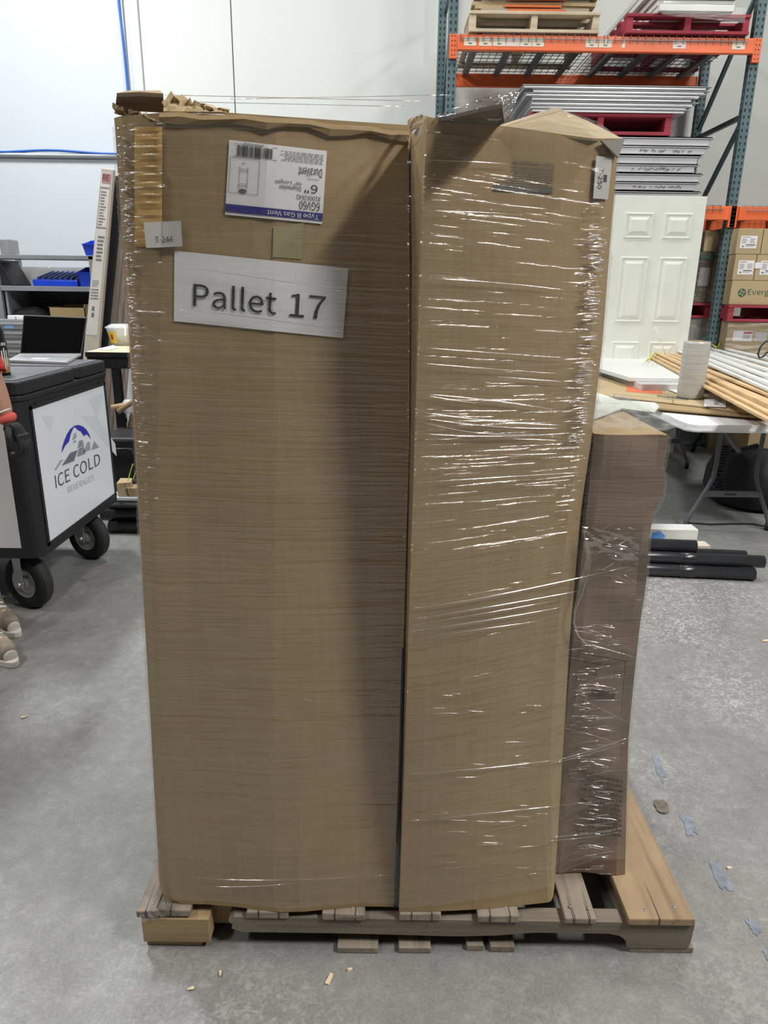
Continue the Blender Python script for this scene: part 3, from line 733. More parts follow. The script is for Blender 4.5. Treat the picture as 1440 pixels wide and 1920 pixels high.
# gathered folds (rope-like ridges) in the film, each a flattened strand
gF = on(lambda x, z: (Y2f(x, z) - .007), .0)
def gAll(x, y):
    # frontmost film surface under this pixel, by carton
    P = gF(x, y)
    if P[0] > R2(P[2]): 
        P = on(lambda X, z: Y2s(X, z) - .006, .0)(x, y)
        if P[0] > R3(P[2]): P = on(lambda X, z: Y3 - .016 if X > R3(z) + .04 else Y2O(0, z) + (Y3 - Y2O(0, z)) * (X - R3(z)) / .04 - .014, 0)(x, y)
    elif P[0] < R1(P[2]):
        P = on(lambda X, z: min(Y1(X, z), YB + .01) - .012, 0)(x, y)
    return P
strands = [((776, 1160), (940, 1134), (1095, 1106), .0012), ((770, 1172), (930, 1146), (1040, 1126), .0010), ((768, 1184), (930, 1160), (1060, 1137), .0009), ((775, 1140), (940, 1114), (1180, 1062), .0014), ((780, 1197), (900, 1180), (1020, 1163), .0008),
           ((752, 1452), (900, 1441), (1050, 1424), .0010), ((1050, 1424), (1110, 1406), (1176, 1384), .0022), ((1040, 1430), (1110, 1412), (1172, 1392), .0012), ((750, 1541), (920, 1524), (1130, 1502), .0009), ((1040, 1569), (1110, 1562), (1166, 1552), .0018), ((1030, 1576), (1100, 1570), (1160, 1560), .0012),
           ((790, 738), (930, 752), (1050, 770), .0012), ((785, 772), (930, 790), (1060, 797), .0016), ((785, 783), (930, 800), (1060, 803), .0012), ((800, 742), (850, 750), (900, 757), .0009), ((930, 706), (980, 710), (1060, 716), .0010),
           ((785, 812), (930, 818), (1090, 810), .0011), ((780, 905), (950, 894), (1102, 885), .0010), ((960, 823), (1000, 824), (1050, 826), .0010), ((940, 852), (1000, 852), (1050, 850), .0012), ((980, 911), (1010, 910), (1050, 909), .0007),
           ((1060, 1366), (1110, 1378), (1172, 1398), .0006), ((1085, 1175), (1130, 1190), (1190, 1222), .0008), ((1078, 1200), (1130, 1215), (1190, 1232), .0007), ((1090, 1310), (1130, 1330), (1180, 1356), .0006),
           ((786, 521), (930, 530), (1078, 546), .0008), ((785, 651), (930, 662), (1074, 672), .0008), ((786, 680), (900, 690), (1070, 702), .0006), ((800, 395), (900, 398), (990, 404), .0005), ((800, 300), (900, 304), (960, 308), .0006),
           ((560, 1310), (640, 1318), (745, 1322), .0005), ((360, 1645), (520, 1650), (735, 1640), .0006), ((360, 1660), (470, 1662), (580, 1652), .0005), ((330, 500), (480, 520), (650, 548), .0006), ((330, 580), (480, 596), (645, 622), .0007), ((790, 790), (900, 812), (1020, 812), .0008)]
for a, b, c, r in strands:
    pts = []
    for k in range(13):
        t_ = k / 12; pxx = (1 - t_) ** 2 * a[0] + 2 * t_ * (1 - t_) * (2 * b[0] - .5 * a[0] - .5 * c[0]) + t_ * t_ * c[0]
        pyy = (1 - t_) ** 2 * a[1] + 2 * t_ * (1 - t_) * (2 * b[1] - .5 * a[1] - .5 * c[1]) + t_ * t_ * c[1]
        pts.append(gAll(pxx, pyy))
    MB().tube(pts, [r * (.25 + math.sin(math.pi * k / 12) * .75) for k in range(13)], 6).build('film_fold', FILMR, wrap, smooth=True)
# twisted hanging strand between the right carton and the short carton
pts = [gAll(x, y) + V(0, -.008, 0) for x, y in [(1092, 990), (1098, 1010), (1102, 1045), (1094, 1080), (1086, 1110), (1076, 1140), (1074, 1165), (1082, 1188), (1098, 1205), (1120, 1212)]]
MB().tube(pts, [.002, .006, .009, .010, .008, .004, .003, .004, .003, .001], 10, flat=.5).build('film_fold', FILM2, wrap, smooth=True)
bag(((1090, 985), (1200, 1010), (1196, 1060), (1096, 1035)), Y3 - .02, Y3 - .014, 14, .006).build('loose_film', FILM2, wrap, smooth=True)

# short film pleats added to make glints along the carton edges and fronts
def pleats(n, box, ln, r, seed, slope=.1, name='pleats'):
    q_ = random.Random(seed); m = MB(); xf0, xf1, y0, y1 = box
    for k in range(n):
        y = q_.uniform(y0, y1); xa_, xb_ = xf0(y), xf1(y); L = q_.uniform(*ln); x = q_.uniform(xa_, max(xa_ + 1, xb_ - L)); L = min(L, xb_ - x)
        sl = slope * q_.uniform(-1, 1); rad = q_.uniform(*r)
        pts = [gAll(x + L * t_ / 4, y + sl * L * t_ / 4 + q_.uniform(-.5, .5)) + V(0, -.001, 0) for t_ in range(5)]
        m.tube(pts, [rad * a_ for a_ in (.2, .8, 1, .8, .2)], 5)
    return stuff(m.build(name, FILMR, wrap, smooth=True))
def ed(pts): 
    a_ = np.array(pts, float); return lambda y: float(np.interp(y, a_[:, 1], a_[:, 0]))
eR2 = ed([(1110, 262), (1102, 400), (1083, 620), (1062, 800), (1045, 930)]); eR3 = ed([(1158, 268), (1146, 400), (1128, 640), (1106, 830), (1088, 950)])
pleats(170, (lambda y: eR2(y) + 2, lambda y: eR3(y) - 1, 440, 830), (8, 34), (.0004, .0010), 1)
pleats(25, (lambda y: eR2(y) - 8, lambda y: eR3(y) - 1, 380, 460), (8, 22), (.0003, .0007), 2)
pleats(150, (lambda y: 1066, lambda y: 1168 - (y - 1180) * .02, 1170, 1640), (8, 50), (.0004, .0011), 3, .2)
pleats(30, (lambda y: 1100, lambda y: 1196, 985, 1090), (8, 40), (.0003, .0008), 4, .8)
pleats(30, (lambda y: 800, lambda y: 1040, 1290, 1660), (14, 60), (.0003, .0006), 6, .08)
gL = on(lambda x, z: (Y0a(x, z) if x < L01(z) - .012 else Y0b(x, z)) - .010, 0)
def pleatsL(n, y0, y1, seed):
    q_ = random.Random(seed); m = MB(); e0 = ed([(216, 240), (222, 340), (229, 450), (240, 600), (250, 780), (262, 1000)])
    for k in range(n):
        y = q_.uniform(y0, y1); x = e0(y) + q_.uniform(0, 14); L = q_.uniform(4, 14); rad = q_.uniform(.0004, .0009)
        m.tube([gL(x + L * t_ / 3, y + q_.uniform(-.6, .6)) for t_ in range(4)], [rad * .3, rad, rad, rad * .3], 5)
    return stuff(m.build('pleats', FILMR, wrap, smooth=True))
pleatsL(150, 235, 640, 5); pleatsL(60, 640, 980, 7)
# loose film threads spanning the open top
for (a, b, Y) in (((308, 178), (800, 190), 1.45), ((306, 190), (760, 200), 1.50), ((430, 186), (845, 178), 1.62)):
    MB().tube([PY(a[0] + (b[0] - a[0]) * k / 6, a[1] + (b[1] - a[1]) * k / 6, Y) for k in range(7)], .0007, 5).build('film_thread', FILMR, wrap, smooth=True)

# ================================================================== PALLET RACK (right background)
YR, YRR = 6.75, 7.80
PXL, PXR = PY(849, 70, YR)[0], PY(1374, 390, YR)[0]
RXL, RXR = PY(826, 135, YRR)[0], PY(1312, 150, YRR)[0]
rack = thing('pallet_rack', 'teal and orange pallet rack standing along the white wall at right', 'rack', ((PXL + PXR) / 2, (YR + YRR) / 2, 0))
HOLEM = plain('post_slot_shadow', (.012, .014, .016), .8, var=.05)
def post(x, y, mat):
    pw = .078
    o = MB().b2((x - pw / 2, y, 0), (x + pw / 2, y + .07, 5.2)).build('post', mat, rack, bevel=.004)
    m = MB()
    for k in range(100):
        z = .25 + k * .0508
        if z > 5.1: break
        for s in (-1, 1):
            cx_ = x + s * .02
            m.add([(cx_ - .008, y - .0006, z + .011), (cx_ + .008, y - .0006, z + .011), (cx_ + .0045, y - .0006, z - .013), (cx_ - .0045, y - .0006, z - .013)], [(0, 1, 2, 3)])
        for yy in (y + .022, y + .05):
            m.add([(x - pw / 2 - .0006, yy - .006, z + .01), (x - pw / 2 - .0006, yy + .006, z + .01), (x - pw / 2 - .0006, yy + .004, z - .01), (x - pw / 2 - .0006, yy - .004, z - .01)], [(0, 1, 2, 3)])
    stuff(m.build('post_slots', HOLEM, o, recalc=False)); 
    MB().b2((x - .075, y - .02, 0), (x + .075, y + .1, .01)).build('foot_plate', mat, o)
post(PXL, YR, TEAL); post(PXR, YR, TEAL); post(RXL, YRR - .07, TEAL); post(RXR + .02, YRR - .07, TEAL)
for x in (PXL, PXR):
    for z in (1.0, 1.95, 2.86, 3.9, 4.9):
        MB().bar((x, YR + .06, z), (x, YRR - .06, z), .03, .04).build('brace', TEAL, rack)
    for z0, z1 in ((1.95, 2.86), (1.02, 1.93), (2.9, 3.88)):
        MB().bar((x, YR + .06, z1 - .03), (x, YRR - .06, z0 + .03), .03, .04).build('brace', TEAL, rack)
ZB2 = PY(1130, 71, YR)[2]; ZB1 = PY(1385, 388, YR)[2]; BH = .112
def beam(x0, x1, y, ztop, conn=True):
    o = MB().b2((x0 + .04, y - .045, ztop - BH), (x1 - .04, y - .002, ztop)).build('beam', ORANGE, rack, bevel=.005)
    if conn:
        for x, s in ((x0 + .005, 1), (x1 - .005, -1)):
            c = MB().b2((x - .032, y - .028, ztop - .17), (x + .032, y - .001, ztop + .006)).build('beam_connector', ORANGE, o, bevel=.003)
            h = MB()
            for k in range(5): 
                for t_ in (-.012, .012): h.b2((x + t_ - .004, y - .0288, ztop - .15 + k * .034), (x + t_ + .004, y - .0281, ztop - .14 + k * .034))
            stuff(h.build('rivet_holes', HOLEM, o))
    return o
bf2 = beam(PXL, PXR, YR, ZB2); beam(RXL, RXR + .02, YRR + .045, ZB2, False)
bf1 = beam(PXL, PXR, YR, ZB1); beam(RXL, RXR + .02, YRR + .045, ZB1, False)
beam(PXR + .004, PXR + 2.5, YR, ZB1); beam(PXR, PXR + 2.5, YRR + .045, ZB1, False)
# paper labels stuck on the upper beam
LBL = plain('cream_label', (.74, .70, .58), .6, var=.05); LPK = plain('faded_pink_label', (.80, .66, .64), .6, var=.05)
for k, (a, b) in enumerate([(870, 893), (898, 922), (924, 948), (949, 974), (975, 997), (998, 1020), (1098, 1121), (1123, 1147), (1166, 1172), (1262, 1286), (1373, 1397)]):
    x0, x1 = PY(a, 84, YR - .045)[0], PY(b, 84, YR - .045)[0]
    o = MB().b2((x0, YR - .0465, ZB2 - .082), (x1, YR - .0448, ZB2 - .022)).build('location_label', LPK if k in (3, 9) else LBL, rack)
    if k not in (3, 8): MB().b2((x0 * .65 + x1 * .35, YR - .0472, ZB2 - .07), (x0 * .35 + x1 * .65, YR - .0464, ZB2 - .062)).build('print', INKG, o)
# wire decks
def wire_deck(x0, x1, ztop, lab, wire=None):
    wire = wire or plain('dull_wire', (.20, .21, .22), .5, .3)
    t = thing('wire_deck', lab, 'wire deck', ((x0 + x1) / 2, (YR + YRR) / 2, ztop))
    m = MB()
    for k in range(int((x1 - x0) / .062) + 1):
        x = x0 + k * .062
        m.bar((x, YR - .044, ztop + .006), (x, YRR, ztop + .006), .005, .005)
        m.bar((x, YR - .050, ztop + .006), (x, YR - .050, ztop - .05), .005, .005, (0, 1, 0))
    for k in range(11): 
        y = YR + .02 + k * .1; m.bar((x0, y, ztop + .010), (x1, y, ztop + .010), .005, .005)
    for z in (ztop - .03,): m.bar((x0, YR - .054, z), (x1, YR - .054, z), .005, .005)
    stuff(m.build('wire_mesh', wire, t))
    n = 4 if x1 - x0 > 1 else 3
    for k in range(n):
        x = x0 + (x1 - x0) * (k + .5) / n
        MB().b2((x - .025, YR, ztop - .03), (x + .025, YRR - .01, ztop + .002)).build('support_channel', plain('dark_channel', (.13, .135, .14), .5, .3), t)
    return t
mid = (PXL + PXR) / 2
wire_deck(PXL + .06, mid - .01, ZB2, 'wire deck on the upper orange beams, left half of the bay')
wire_deck(mid + .01, PXR - .1, ZB2, 'wire deck on the upper orange beams, right half under the red pallet')
wire_deck(mid + .01, PXR - .1, ZB1, 'wire deck on the lower orange beams behind the white door')
wire_deck(PXR + .1, PXR + 1.3, ZB1, 'wire deck on the lower orange beams at the right edge of the photo', ALU)

def small_pallet(name, lab, x0, x1, y0, y1, z, h, mat, cat='pallet', grp=None):
    t = thing(name, lab, cat, ((x0 + x1) / 2, (y0 + y1) / 2, z), grp)
    th = h * .16
    for x in (x0, (x0 + x1) / 2 - .03, x1 - .06):
        MB().b2((x + .004, y0 + .01, z + th), (x + .056, y1 - .01, z + h - th)).build('stringer', mat, t, bevel=.003)
    n = 6
    for k in range(n):
        y = y0 + (y1 - y0 - .1) * k / (n - 1)
        MB().b2((x0, y, z + h - th), (x1, y + .1, z + h)).build('deck_board', mat, t, bevel=.003)
    for k in range(3):
        y = y0 + (y1 - y0 - .1) * k / 2
        MB().b2((x0, y, z), (x1, y + .1, z + th)).build('bottom_board', mat, t, bevel=.003)
    return t
zd2 = ZB2 + .014; zd1 = ZB1 + .014
xa_, xb_ = PY(880, 40, YR - .05)[0], PY(1124, 45, YR - .05)[0]
small_pallet('wooden_pallet', 'pale wooden pallet on the upper rack level under flattened cartons', xa_, xb_, YR - .06, YR + .95, zd2, .15, W_PALE)
zz = zd2 + .152
ORC = cardboard('orange_printed_board', (.62, .16, .05)); GRC = cardboard('grey_brown_board2', (.36, .31, .25))
for k in range(7):
    th = .028; x0 = xa_ + .06 + rnd.uniform(-.04, .05); x1 = xb_ - .05 + rnd.uniform(-.05, .06)
    o = MB().box(((x0 + x1) / 2, YR + .45 + rnd.uniform(-.02, .04), zz + th / 2), (x1 - x0, .92, th - .003), rnd.uniform(-.03, .03), 0, rnd.uniform(-.006, .006)).build('flat_carton', CARD2 if k % 3 else GRC)
    tag(o, 'flattened carton in the stack on the upper rack pallet, %s from the bottom' % ['lowest', 'second', 'third', 'fourth', 'fifth', 'sixth', 'seventh'][k], 'flat carton', 'flattened cartons on the upper rack level')
    if k in (0, 1, 3): 
        mx = (x0 + x1) / 2; ORG[o.name] = ORG[o.name]
        MB().b2((mx - .22, YR - .03, zz + .006), (mx + .24, YR + .0, zz + th - .007)).build('orange_print', ORC, o)
    zz += th
xc_, xd_ = PY(1172, 55, YR - .05)[0], PY(1402, 60, YR - .05)[0]
small_pallet('wooden_pallet', 'red painted pallet on the upper rack level under long white boards', xc_, xd_, YR - .08, YR + 1.0, zd2, .14, REDW)
zz = zd2 + .142; x0 = PY(1234, 20, YR - .1)[0]; x1 = PY(1374, 20, YR - .1)[0]
for k in range(5):
    th = .048; j = rnd.uniform(-.015, .015)
    o = MB().b2((x0 + j - .02 * k, YR - .1 + rnd.uniform(-.03, .03), zz), (x1 + j, YR + 1.15, zz + th - .004)).build('white_board', WHITE, bevel=.004)
    tag(o, 'long white board on the red rack pallet, %s' % ['lowest of its stack', 'second from the bottom', 'third from the bottom', 'fourth from the bottom', 'topmost in view'][k], 'board', 'white boards on the upper rack level')
    zz += th
bagm = MB(); rr = np.random.RandomState(4)
g = [[V(x0 + .03 + (x1 - x0 + .07) * i / 11, YR - .125 + .01 * rr.rand(), zd2 + .06 + .10 * j / 5 + .05 * (1 - i / 11) + .01 * rr.rand()) for j in range(6)] for i in range(12)]
bagm.grid(g); tag(bagm.build('film_scrap', FILM, smooth=True), 'torn clear film hanging over the front of the white boards on the rack', 'plastic wrap')

# grey metal panels in two stacks with a red pallet between
GP = plain('grey_panel_paint', (.56, .575, .61), .42, .1, var=.12, scale=2)
def metal_panel(x0, x1, y0, z, th, lab, grp, mat):
    t = MB().b2((x0, y0, z), (x1, y0 + .85, z + th * .80)).build('metal_panel', mat, bevel=.003)
    tag(t, lab, 'panel', grp); 
    fl = MB().b2((x0 - .01, y0 - .014, z + th * .80), (x1 + .045, y0 + .86, z + th * .92)); fl.build('flange', ALU, t)
    MB().b2((x0 - .01, y0 - .014, z + th * .72), (x1 + .02, y0 - .008, z + th * .92)).build('flange_lip', ALU, t)
    return t
ords = ['lowest', 'second from the bottom', 'third from the bottom', 'fourth from the bottom', 'fifth from the bottom', 'sixth from the bottom', 'seventh from the bottom', 'eighth from the bottom']
xr = PY(1310, 310, YR)[0]; zt = PY(1330, 258, YR)[2]; n = 7; th = (zt - zd1) / (n + .5)
tag(MB().b2((1.15, YR - .02, zd1), (PY(1232, 362, YR)[0], YR + .8, zd1 + th * .5)).build('plywood_sheet', W_PLY), 'tan plywood sheet under the lower stack of grey panels on the rack', 'sheet')
zz = zd1 + th * .5
WRI = plain('pencil_ink', (.10, .10, .11), .7)
for k in range(n):
    x1 = xr + [0, -.03, .0, -.05, -.03, .02, .05][k]
    t = metal_panel(1.12 + rnd.uniform(-.03, .03), x1, YR - .03 - rnd.uniform(0, .03), zz, th, 'grey metal panel in the lower rack stack, %s' % ords[k], 'grey metal panels on the lower rack level', GP)
    if k in (1, 3, 5):
        q = random.Random(k); m = MB(); zc = zz + th * .34
        for i in range(26):
            xx = x1 - .55 + i * .017
            if q.random() < .25: continue
            m.box((xx, YR - .0635, zc + q.uniform(-.006, .006)), (.012, .001, q.uniform(.004, .014)), 0, 0, q.uniform(-.6, .6))
        m.build('handwriting', WRI, t)
    zz += th
xe = PY(1256, 230, YR)[0]; hp = PY(1200, 216, YR)[2] - zz
small_pallet('wooden_pallet', 'red pallet between the two stacks of grey panels on the rack', xe - 1.2, xe, YR - .06, YR + .9, zz, hp, REDW)
zz += hp; zt = PY(1150, 164, YR)[2]; n = 7; th = (zt - zz) / n; xl_ = PY(985, 180, YR)[0]; xr = PY(1312, 180, YR)[0]
for k in range(n):
    metal_panel(xl_ + rnd.uniform(-.04, .06), xr + [-.14, -.12, -.07, -.09, -.03, .01, .02][k], YR - .05 - rnd.uniform(0, .04), zz, th, 'thin aluminium panel in the upper rack stack, %s' % ords[k], 'aluminium panels above the red rack pallet', ALU)
    zz += th

# ------------------------------------------------------------------ white six-panel door leaning on the rack
YD = 6.5
dz0, dz1 = PY(1276, 800, YD)[2], PY(1240, 367, YD)[2]
dx1 = PY(1327, 368, YD)[0]; dx0 = dx1 - .775
door = thing('panel_door', 'off-white six-panel door leaning against the pallet rack', 'door', ((dx0 + dx1) / 2, YD, dz0))
MB().b2((dx0, YD, dz0), (dx1, YD + .042, dz1)).build('slab', DOORW, door, bevel=.003)
wx = dx1 - dx0
def at_z(y): return PY(1240, y, YD)[2]
for (fx0, fx1) in ((.13, .44), (.56, .87)):
    for ya, yb in ((399, 448), (482, 605), (641, 778)):
        x0, x1 = dx0 + wx * fx0, dx0 + wx * fx1
        z1, z0 = at_z(ya), at_z(yb)
        m = MB(); L = [(0, 0), (.006, .009), (.014, .009), (.020, .001), (.030, .002), (.058, .012)]; v = []; f = []
        for ins, h in L: v += [V(x0 + ins, YD - h, z0 + ins), V(x1 - ins, YD - h, z0 + ins), V(x1 - ins, YD - h, z1 - ins), V(x0 + ins, YD - h, z1 - ins)]
        for i in range(len(L) - 1):
            for k in range(4): f.append((i * 4 + k, i * 4 + (k + 1) % 4, i * 4 + 4 + (k + 1) % 4, i * 4 + 4 + k))
        f.append(tuple(range(len(v) - 4, len(v)))); m.add(v, f).build('panel', DOORW, door, recalc=False)
tag(MB().b2((dx0 - .05, YD - .06, 0), (dx1 - .02, YD + .2, dz0)).build('timber_skid', plain('dusty_grey_wood', (.40, .39, .36), .8)), 'low grey timber skid under the leaning white door', 'skid')

# ------------------------------------------------------------------ boxed goods in the bays behind
YG = 6.62
def carton(lab, a, b, c, d, dep=.5, mat=CARD2, grp='stacked cartons in the right rack bay', z0=None, z1=None, Y=YG):
    x0, x1 = PY(a, (b + d) / 2, Y)[0], PY(c, (b + d) / 2, Y)[0]
    if z1 is None: z1 = PY((a + c) / 2, b, Y)[2]
    if z0 is None: z0 = PY((a + c) / 2, d, Y)[2]
    t = thing('carton', lab, 'carton', ((x0 + x1) / 2, Y + dep / 2, z0), grp)
    MB().b2((x0, Y, z0 + .001), (x1, Y + dep, z1 - .001)).build('carton_body', mat, t, bevel=.006)
    MB().b2((x0 - .001, Y + dep * .46, z0 + .002), (x1 + .001, Y + dep * .54, z1 + .0005)).build('tape_strip', plain('tan_tape', (.44, .33, .20), .35), t)
    return t, (x0, x1, z0, z1)
def ship_label(t, x0, z0, x1, z1, Y=YG, seed=1, logo=True):
    o = MB().b2((x0, Y - .002, z0), (x1, Y - .0002, z1)).build('shipping_label', PAPER, t)
    M_ = bil([(x0, Y - .0028, z1), (x1, Y - .0028, z1), (x1, Y - .0028, z0), (x0, Y - .0028, z0)])
    m = MB(); put_words(m, M_, (.08, .84, .6, .93), 1, seed=seed); put_words(m, M_, (.08, .36, .45, .78), 4, seed=seed + 1, th=.35); put_words(m, M_, (.58, .40, .92, .80), 4, seed=seed + 2, th=.35)
    put_rect(m, M_, (.35, .24, .93, .32), 1)
    m.add([M_(.18 + .07 * math.cos(a), .15 + .06 * math.sin(a)) for a in np.linspace(0, 2 * math.pi, 13)[:-1]], [tuple(range(12))]); put_words(m, M_, (.28, .12, .8, .18), 1, seed=seed + 3, ragged=0)
    m.build('print', INKG, o, recalc=False); return o
zA, zB_, zC_, zD_, zE_ = [PY(1400, y, YG)[2] for y in (428, 477, 526, 572, 603)]
xg = lambda x, y: PY(x, y, YG)[0]
t, r = carton('brown carton with white label, top row beside the teal post', 1382, 428, 1429, 477, z0=zB_, z1=zA); ship_label(t, xg(1388, 455), zB_ + .05, xg(1419, 455), zA - .06, seed=1)
carton('brown carton at the right edge of the photo, top row of the stack', 1430, 428, 1482, 477, z0=zB_, z1=zA)
t, r = carton('brown carton with white label, middle row beside the teal post', 1376, 478, 1416, 526, z0=zC_, z1=zB_); ship_label(t, xg(1384, 500), zC_ + .05, xg(1413, 500), zB_ - .05, seed=5)
t, r = carton('brown carton at the right edge of the photo, middle row of the stack', 1417, 478, 1470, 526, z0=zC_, z1=zB_); ship_label(t, xg(1426, 500), zC_ + .05, xg(1455, 500), zB_ - .05, seed=9)
MB().b2((xg(1415, 498), YG - .004, zB_ - .115), (xg(1429, 498), YG - .0022, zB_ - .065)).build('paper_tag', PAPER, t)
t, r = carton('brown carton printed with green lettering and a round green mark', 1370, 526, 1470, 572, z0=zD_, z1=zC_)
GRN = plain('green_print', (.035, .11, .05), .6)
m = MB(); cx_, cz_ = xg(1391, 549), (zC_ + zD_) / 2
m.add([(cx_ + .036 * math.cos(a), YG - .0012, cz_ + .036 * math.sin(a)) for a in np.linspace(0, 2 * math.pi, 25)[:-1]], [tuple(range(24))]); m.build('logo_disc', GRN, t, recalc=False)
m = MB()
for k in range(4):
    a = k * math.pi / 2 + .4; m.add([(cx_ + .006 * math.cos(a), YG - .002, cz_ + .006 * math.sin(a)), (cx_ + .020 * math.cos(a - .5), YG - .002, cz_ + .020 * math.sin(a - .5)), (cx_ + .030 * math.cos(a), YG - .002, cz_ + .030 * math.sin(a)), (cx_ + .020 * math.cos(a + .5), YG - .002, cz_ + .020 * math.sin(a + .5))], [(0, 1, 2, 3)])
m.build('logo_leaves', CARD2, t, recalc=False)
xt0 = xg(1402, 549); M_ = bil([(xt0, YG - .0015, cz_ + .03), (xt0 + .34, YG - .0015, cz_ + .03), (xt0 + .34, YG - .0015, cz_ - .03), (xt0, YG - .0015, cz_ - .03)])
put_text(MB(), 'Evergreen', M_, (0, 0, 1, 1)).build('lettering', GRN, t, recalc=False)
x0, x1 = xg(1362, 587), xg(1362, 587) + 1.15
small_pallet('wooden_pallet', 'red pallet under the brown labelled cartons at the right edge', x0, x1, YG - .03, YG + .9, zE_, zD_ - zE_, REDW)
ZW = PY(1400, 700, YG)[2]
t = thing('wrapped_carton', 'film-wrapped carton with a red lettered label under the red pallet at right', 'carton', (xg(1361, 640) + .55, YG + .4, ZW - .35))
MB().b2((xg(1361, 640), YG, ZW - .35), (xg(1361, 640) + 1.1, YG + .8, zE_ - .002)).build('carton_body', CARD2, t, bevel=.006)
x0 = xg(1374, 630); zq = PY(1400, 640, YG)[2]
o = MB().b2((x0, YG - .003, zq), (xg(1410, 630), YG - .0005, zE_ - .08)).build('shipping_label', PAPER, t)
M_ = bil([(x0 + .09, YG - .004, zE_ - .085), (xg(1410, 630), YG - .004, zE_ - .085), (xg(1410, 630), YG - .004, zq), (x0 + .09, YG - .004, zq)])
put_words(MB(), M_, (.0, .72, .95, .98), 1, th=.9, seed=3, ragged=0).build('red_print', plain('red_print', (.45, .03, .03), .6), o, recalc=False)
put_words(MB(), M_, (.0, .2, .9, .62), 3, th=.4, seed=4).build('print', INKG, o, recalc=False)
MB().b2((xg(1415, 630), YG - .003, zq), (xg(1438, 630), YG - .0005, zE_ - .09)).build('shipping_label', STK, t)
rr = np.random.RandomState(6)
MB().grid([[V(xg(1358, 640) + 1.12 * i / 20, YG - .012 - .01 * rr.rand(), ZW - .33 + (zE_ - ZW + .32) * j / 60) for j in range(61)] for i in range(21)]).build('film_sheet', FILM2, t, smooth=True)
# left bay, seen in the gap between the door and the post
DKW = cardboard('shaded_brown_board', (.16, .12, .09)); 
t, r = carton('brown carton in the gap between white door and teal post', 1321, 432, 1349, 472, grp='stacked cartons in the left rack bay', dep=.45, Y=6.95)
zg_ = r[2]; 
t = thing('wrapped_load', 'dark film-wrapped carton load in the gap beside the white door', 'wrapped load', (PY(1320, 530, 6.95)[0] - .3, 7.2, PY(1320, 568, 6.95)[2]))
xw = PY(1342, 520, 6.95)[0]
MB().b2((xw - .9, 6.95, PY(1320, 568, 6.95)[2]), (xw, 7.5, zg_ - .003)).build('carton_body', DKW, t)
MB().b2((xw - .92, 6.93, zg_ - .06), (xw + .01, 7.52, zg_ - .03)).build('edge_strip', plain('dark_green_strap', (.05, .09, .085), .5), t)
MB().b2((xw - .16, 6.945, zg_ - .30), (xw - .06, 6.949, zg_ - .14)).build('shipping_label', plain('shaded_label', (.45, .45, .47), .6), t)
MB().grid([[V(xw - .92 + .94 * i / 14, 6.935 - .008 * rr.rand(), PY(1320, 566, 6.95)[2] + (zg_ - PY(1320, 566, 6.95)[2]) * j / 30) for j in range(31)] for i in range(15)]).build('film_sheet', FILM2, t, smooth=True)
za = PY(1320, 568, 6.95)[2]; zb = PY(1320, 596, 6.95)[2]
small_pallet('wooden_pallet', 'dark red pallet in the gap between white door and teal post', xw - 1.1, xw, 6.93, 7.6, zb, za - zb - .002, REDW)
t = thing('wrapped_load', 'grey film-wrapped load lowest in the gap beside the white door', 'wrapped load', (xw - .5, 7.2, .0))
MB().b2((xw - 1.0, 6.96, .0), (xw, 7.55, zb - .003)).build('carton_body', plain('grey_carton', (.32, .31, .29), .7), t)
MB().grid([[V(xw - 1.02 + 1.04 * i / 14, 6.945 - .008 * rr.rand(), .02 + (zb - .03) * j / 30) for j in range(31)] for i in range(15)]).build('film_sheet', FILM2, t, smooth=True)
# support for the wrapped carton: the carton below it
tag(MB().b2((xg(1361, 640) + .02, YG + .02, 0), (xg(1361, 640) + 1.1, YG + .8, ZW - .352)).build('carton', CARD2), 'carton on the floor hidden behind the table under the film-wrapped carton', 'carton')

# ================================================================== FOLDING TABLE AND WHAT IS ON IT
YT = PZ(1290, 797, .735)[1]; XT0 = PZ(1290, 797, .735)[0]; XT1 = XT0 + .95; LT = 2.40
tab = thing('folding_table', 'white folding table with grey steel legs, right of the wrapped pallet', 'table', ((XT0 + XT1) / 2, YT + LT / 2, 0))
def rrect(x0, y0, x1, y1, r, n=6):
    P = []
    for cx_, cy_, a0 in ((x1 - r, y0 + r, -90), (x1 - r, y1 - r, 0), (x0 + r, y1 - r, 90), (x0 + r, y0 + r, 180)):
        for k in range(n + 1): a = math.radians(a0 + 90 * k / n); P.append((cx_ + r * math.cos(a), cy_ + r * math.sin(a)))
    return P
MB().prism([(x, y, .695) for x, y in rrect(XT0, YT, XT1, YT + LT, .07)], (0, 0, .045)).build('tabletop', WHITEP, tab, bevel=.006)
MB().prism([(x, y, .705) for x, y in rrect(XT0 - .003, YT - .003, XT1 + .003, YT + LT + .003, .072)], (0, 0, .004)).build('edge_rib', WHITEP, tab)
LEGM = plain('grey_powder_coat', (.105, .11, .125), .5, var=.1)
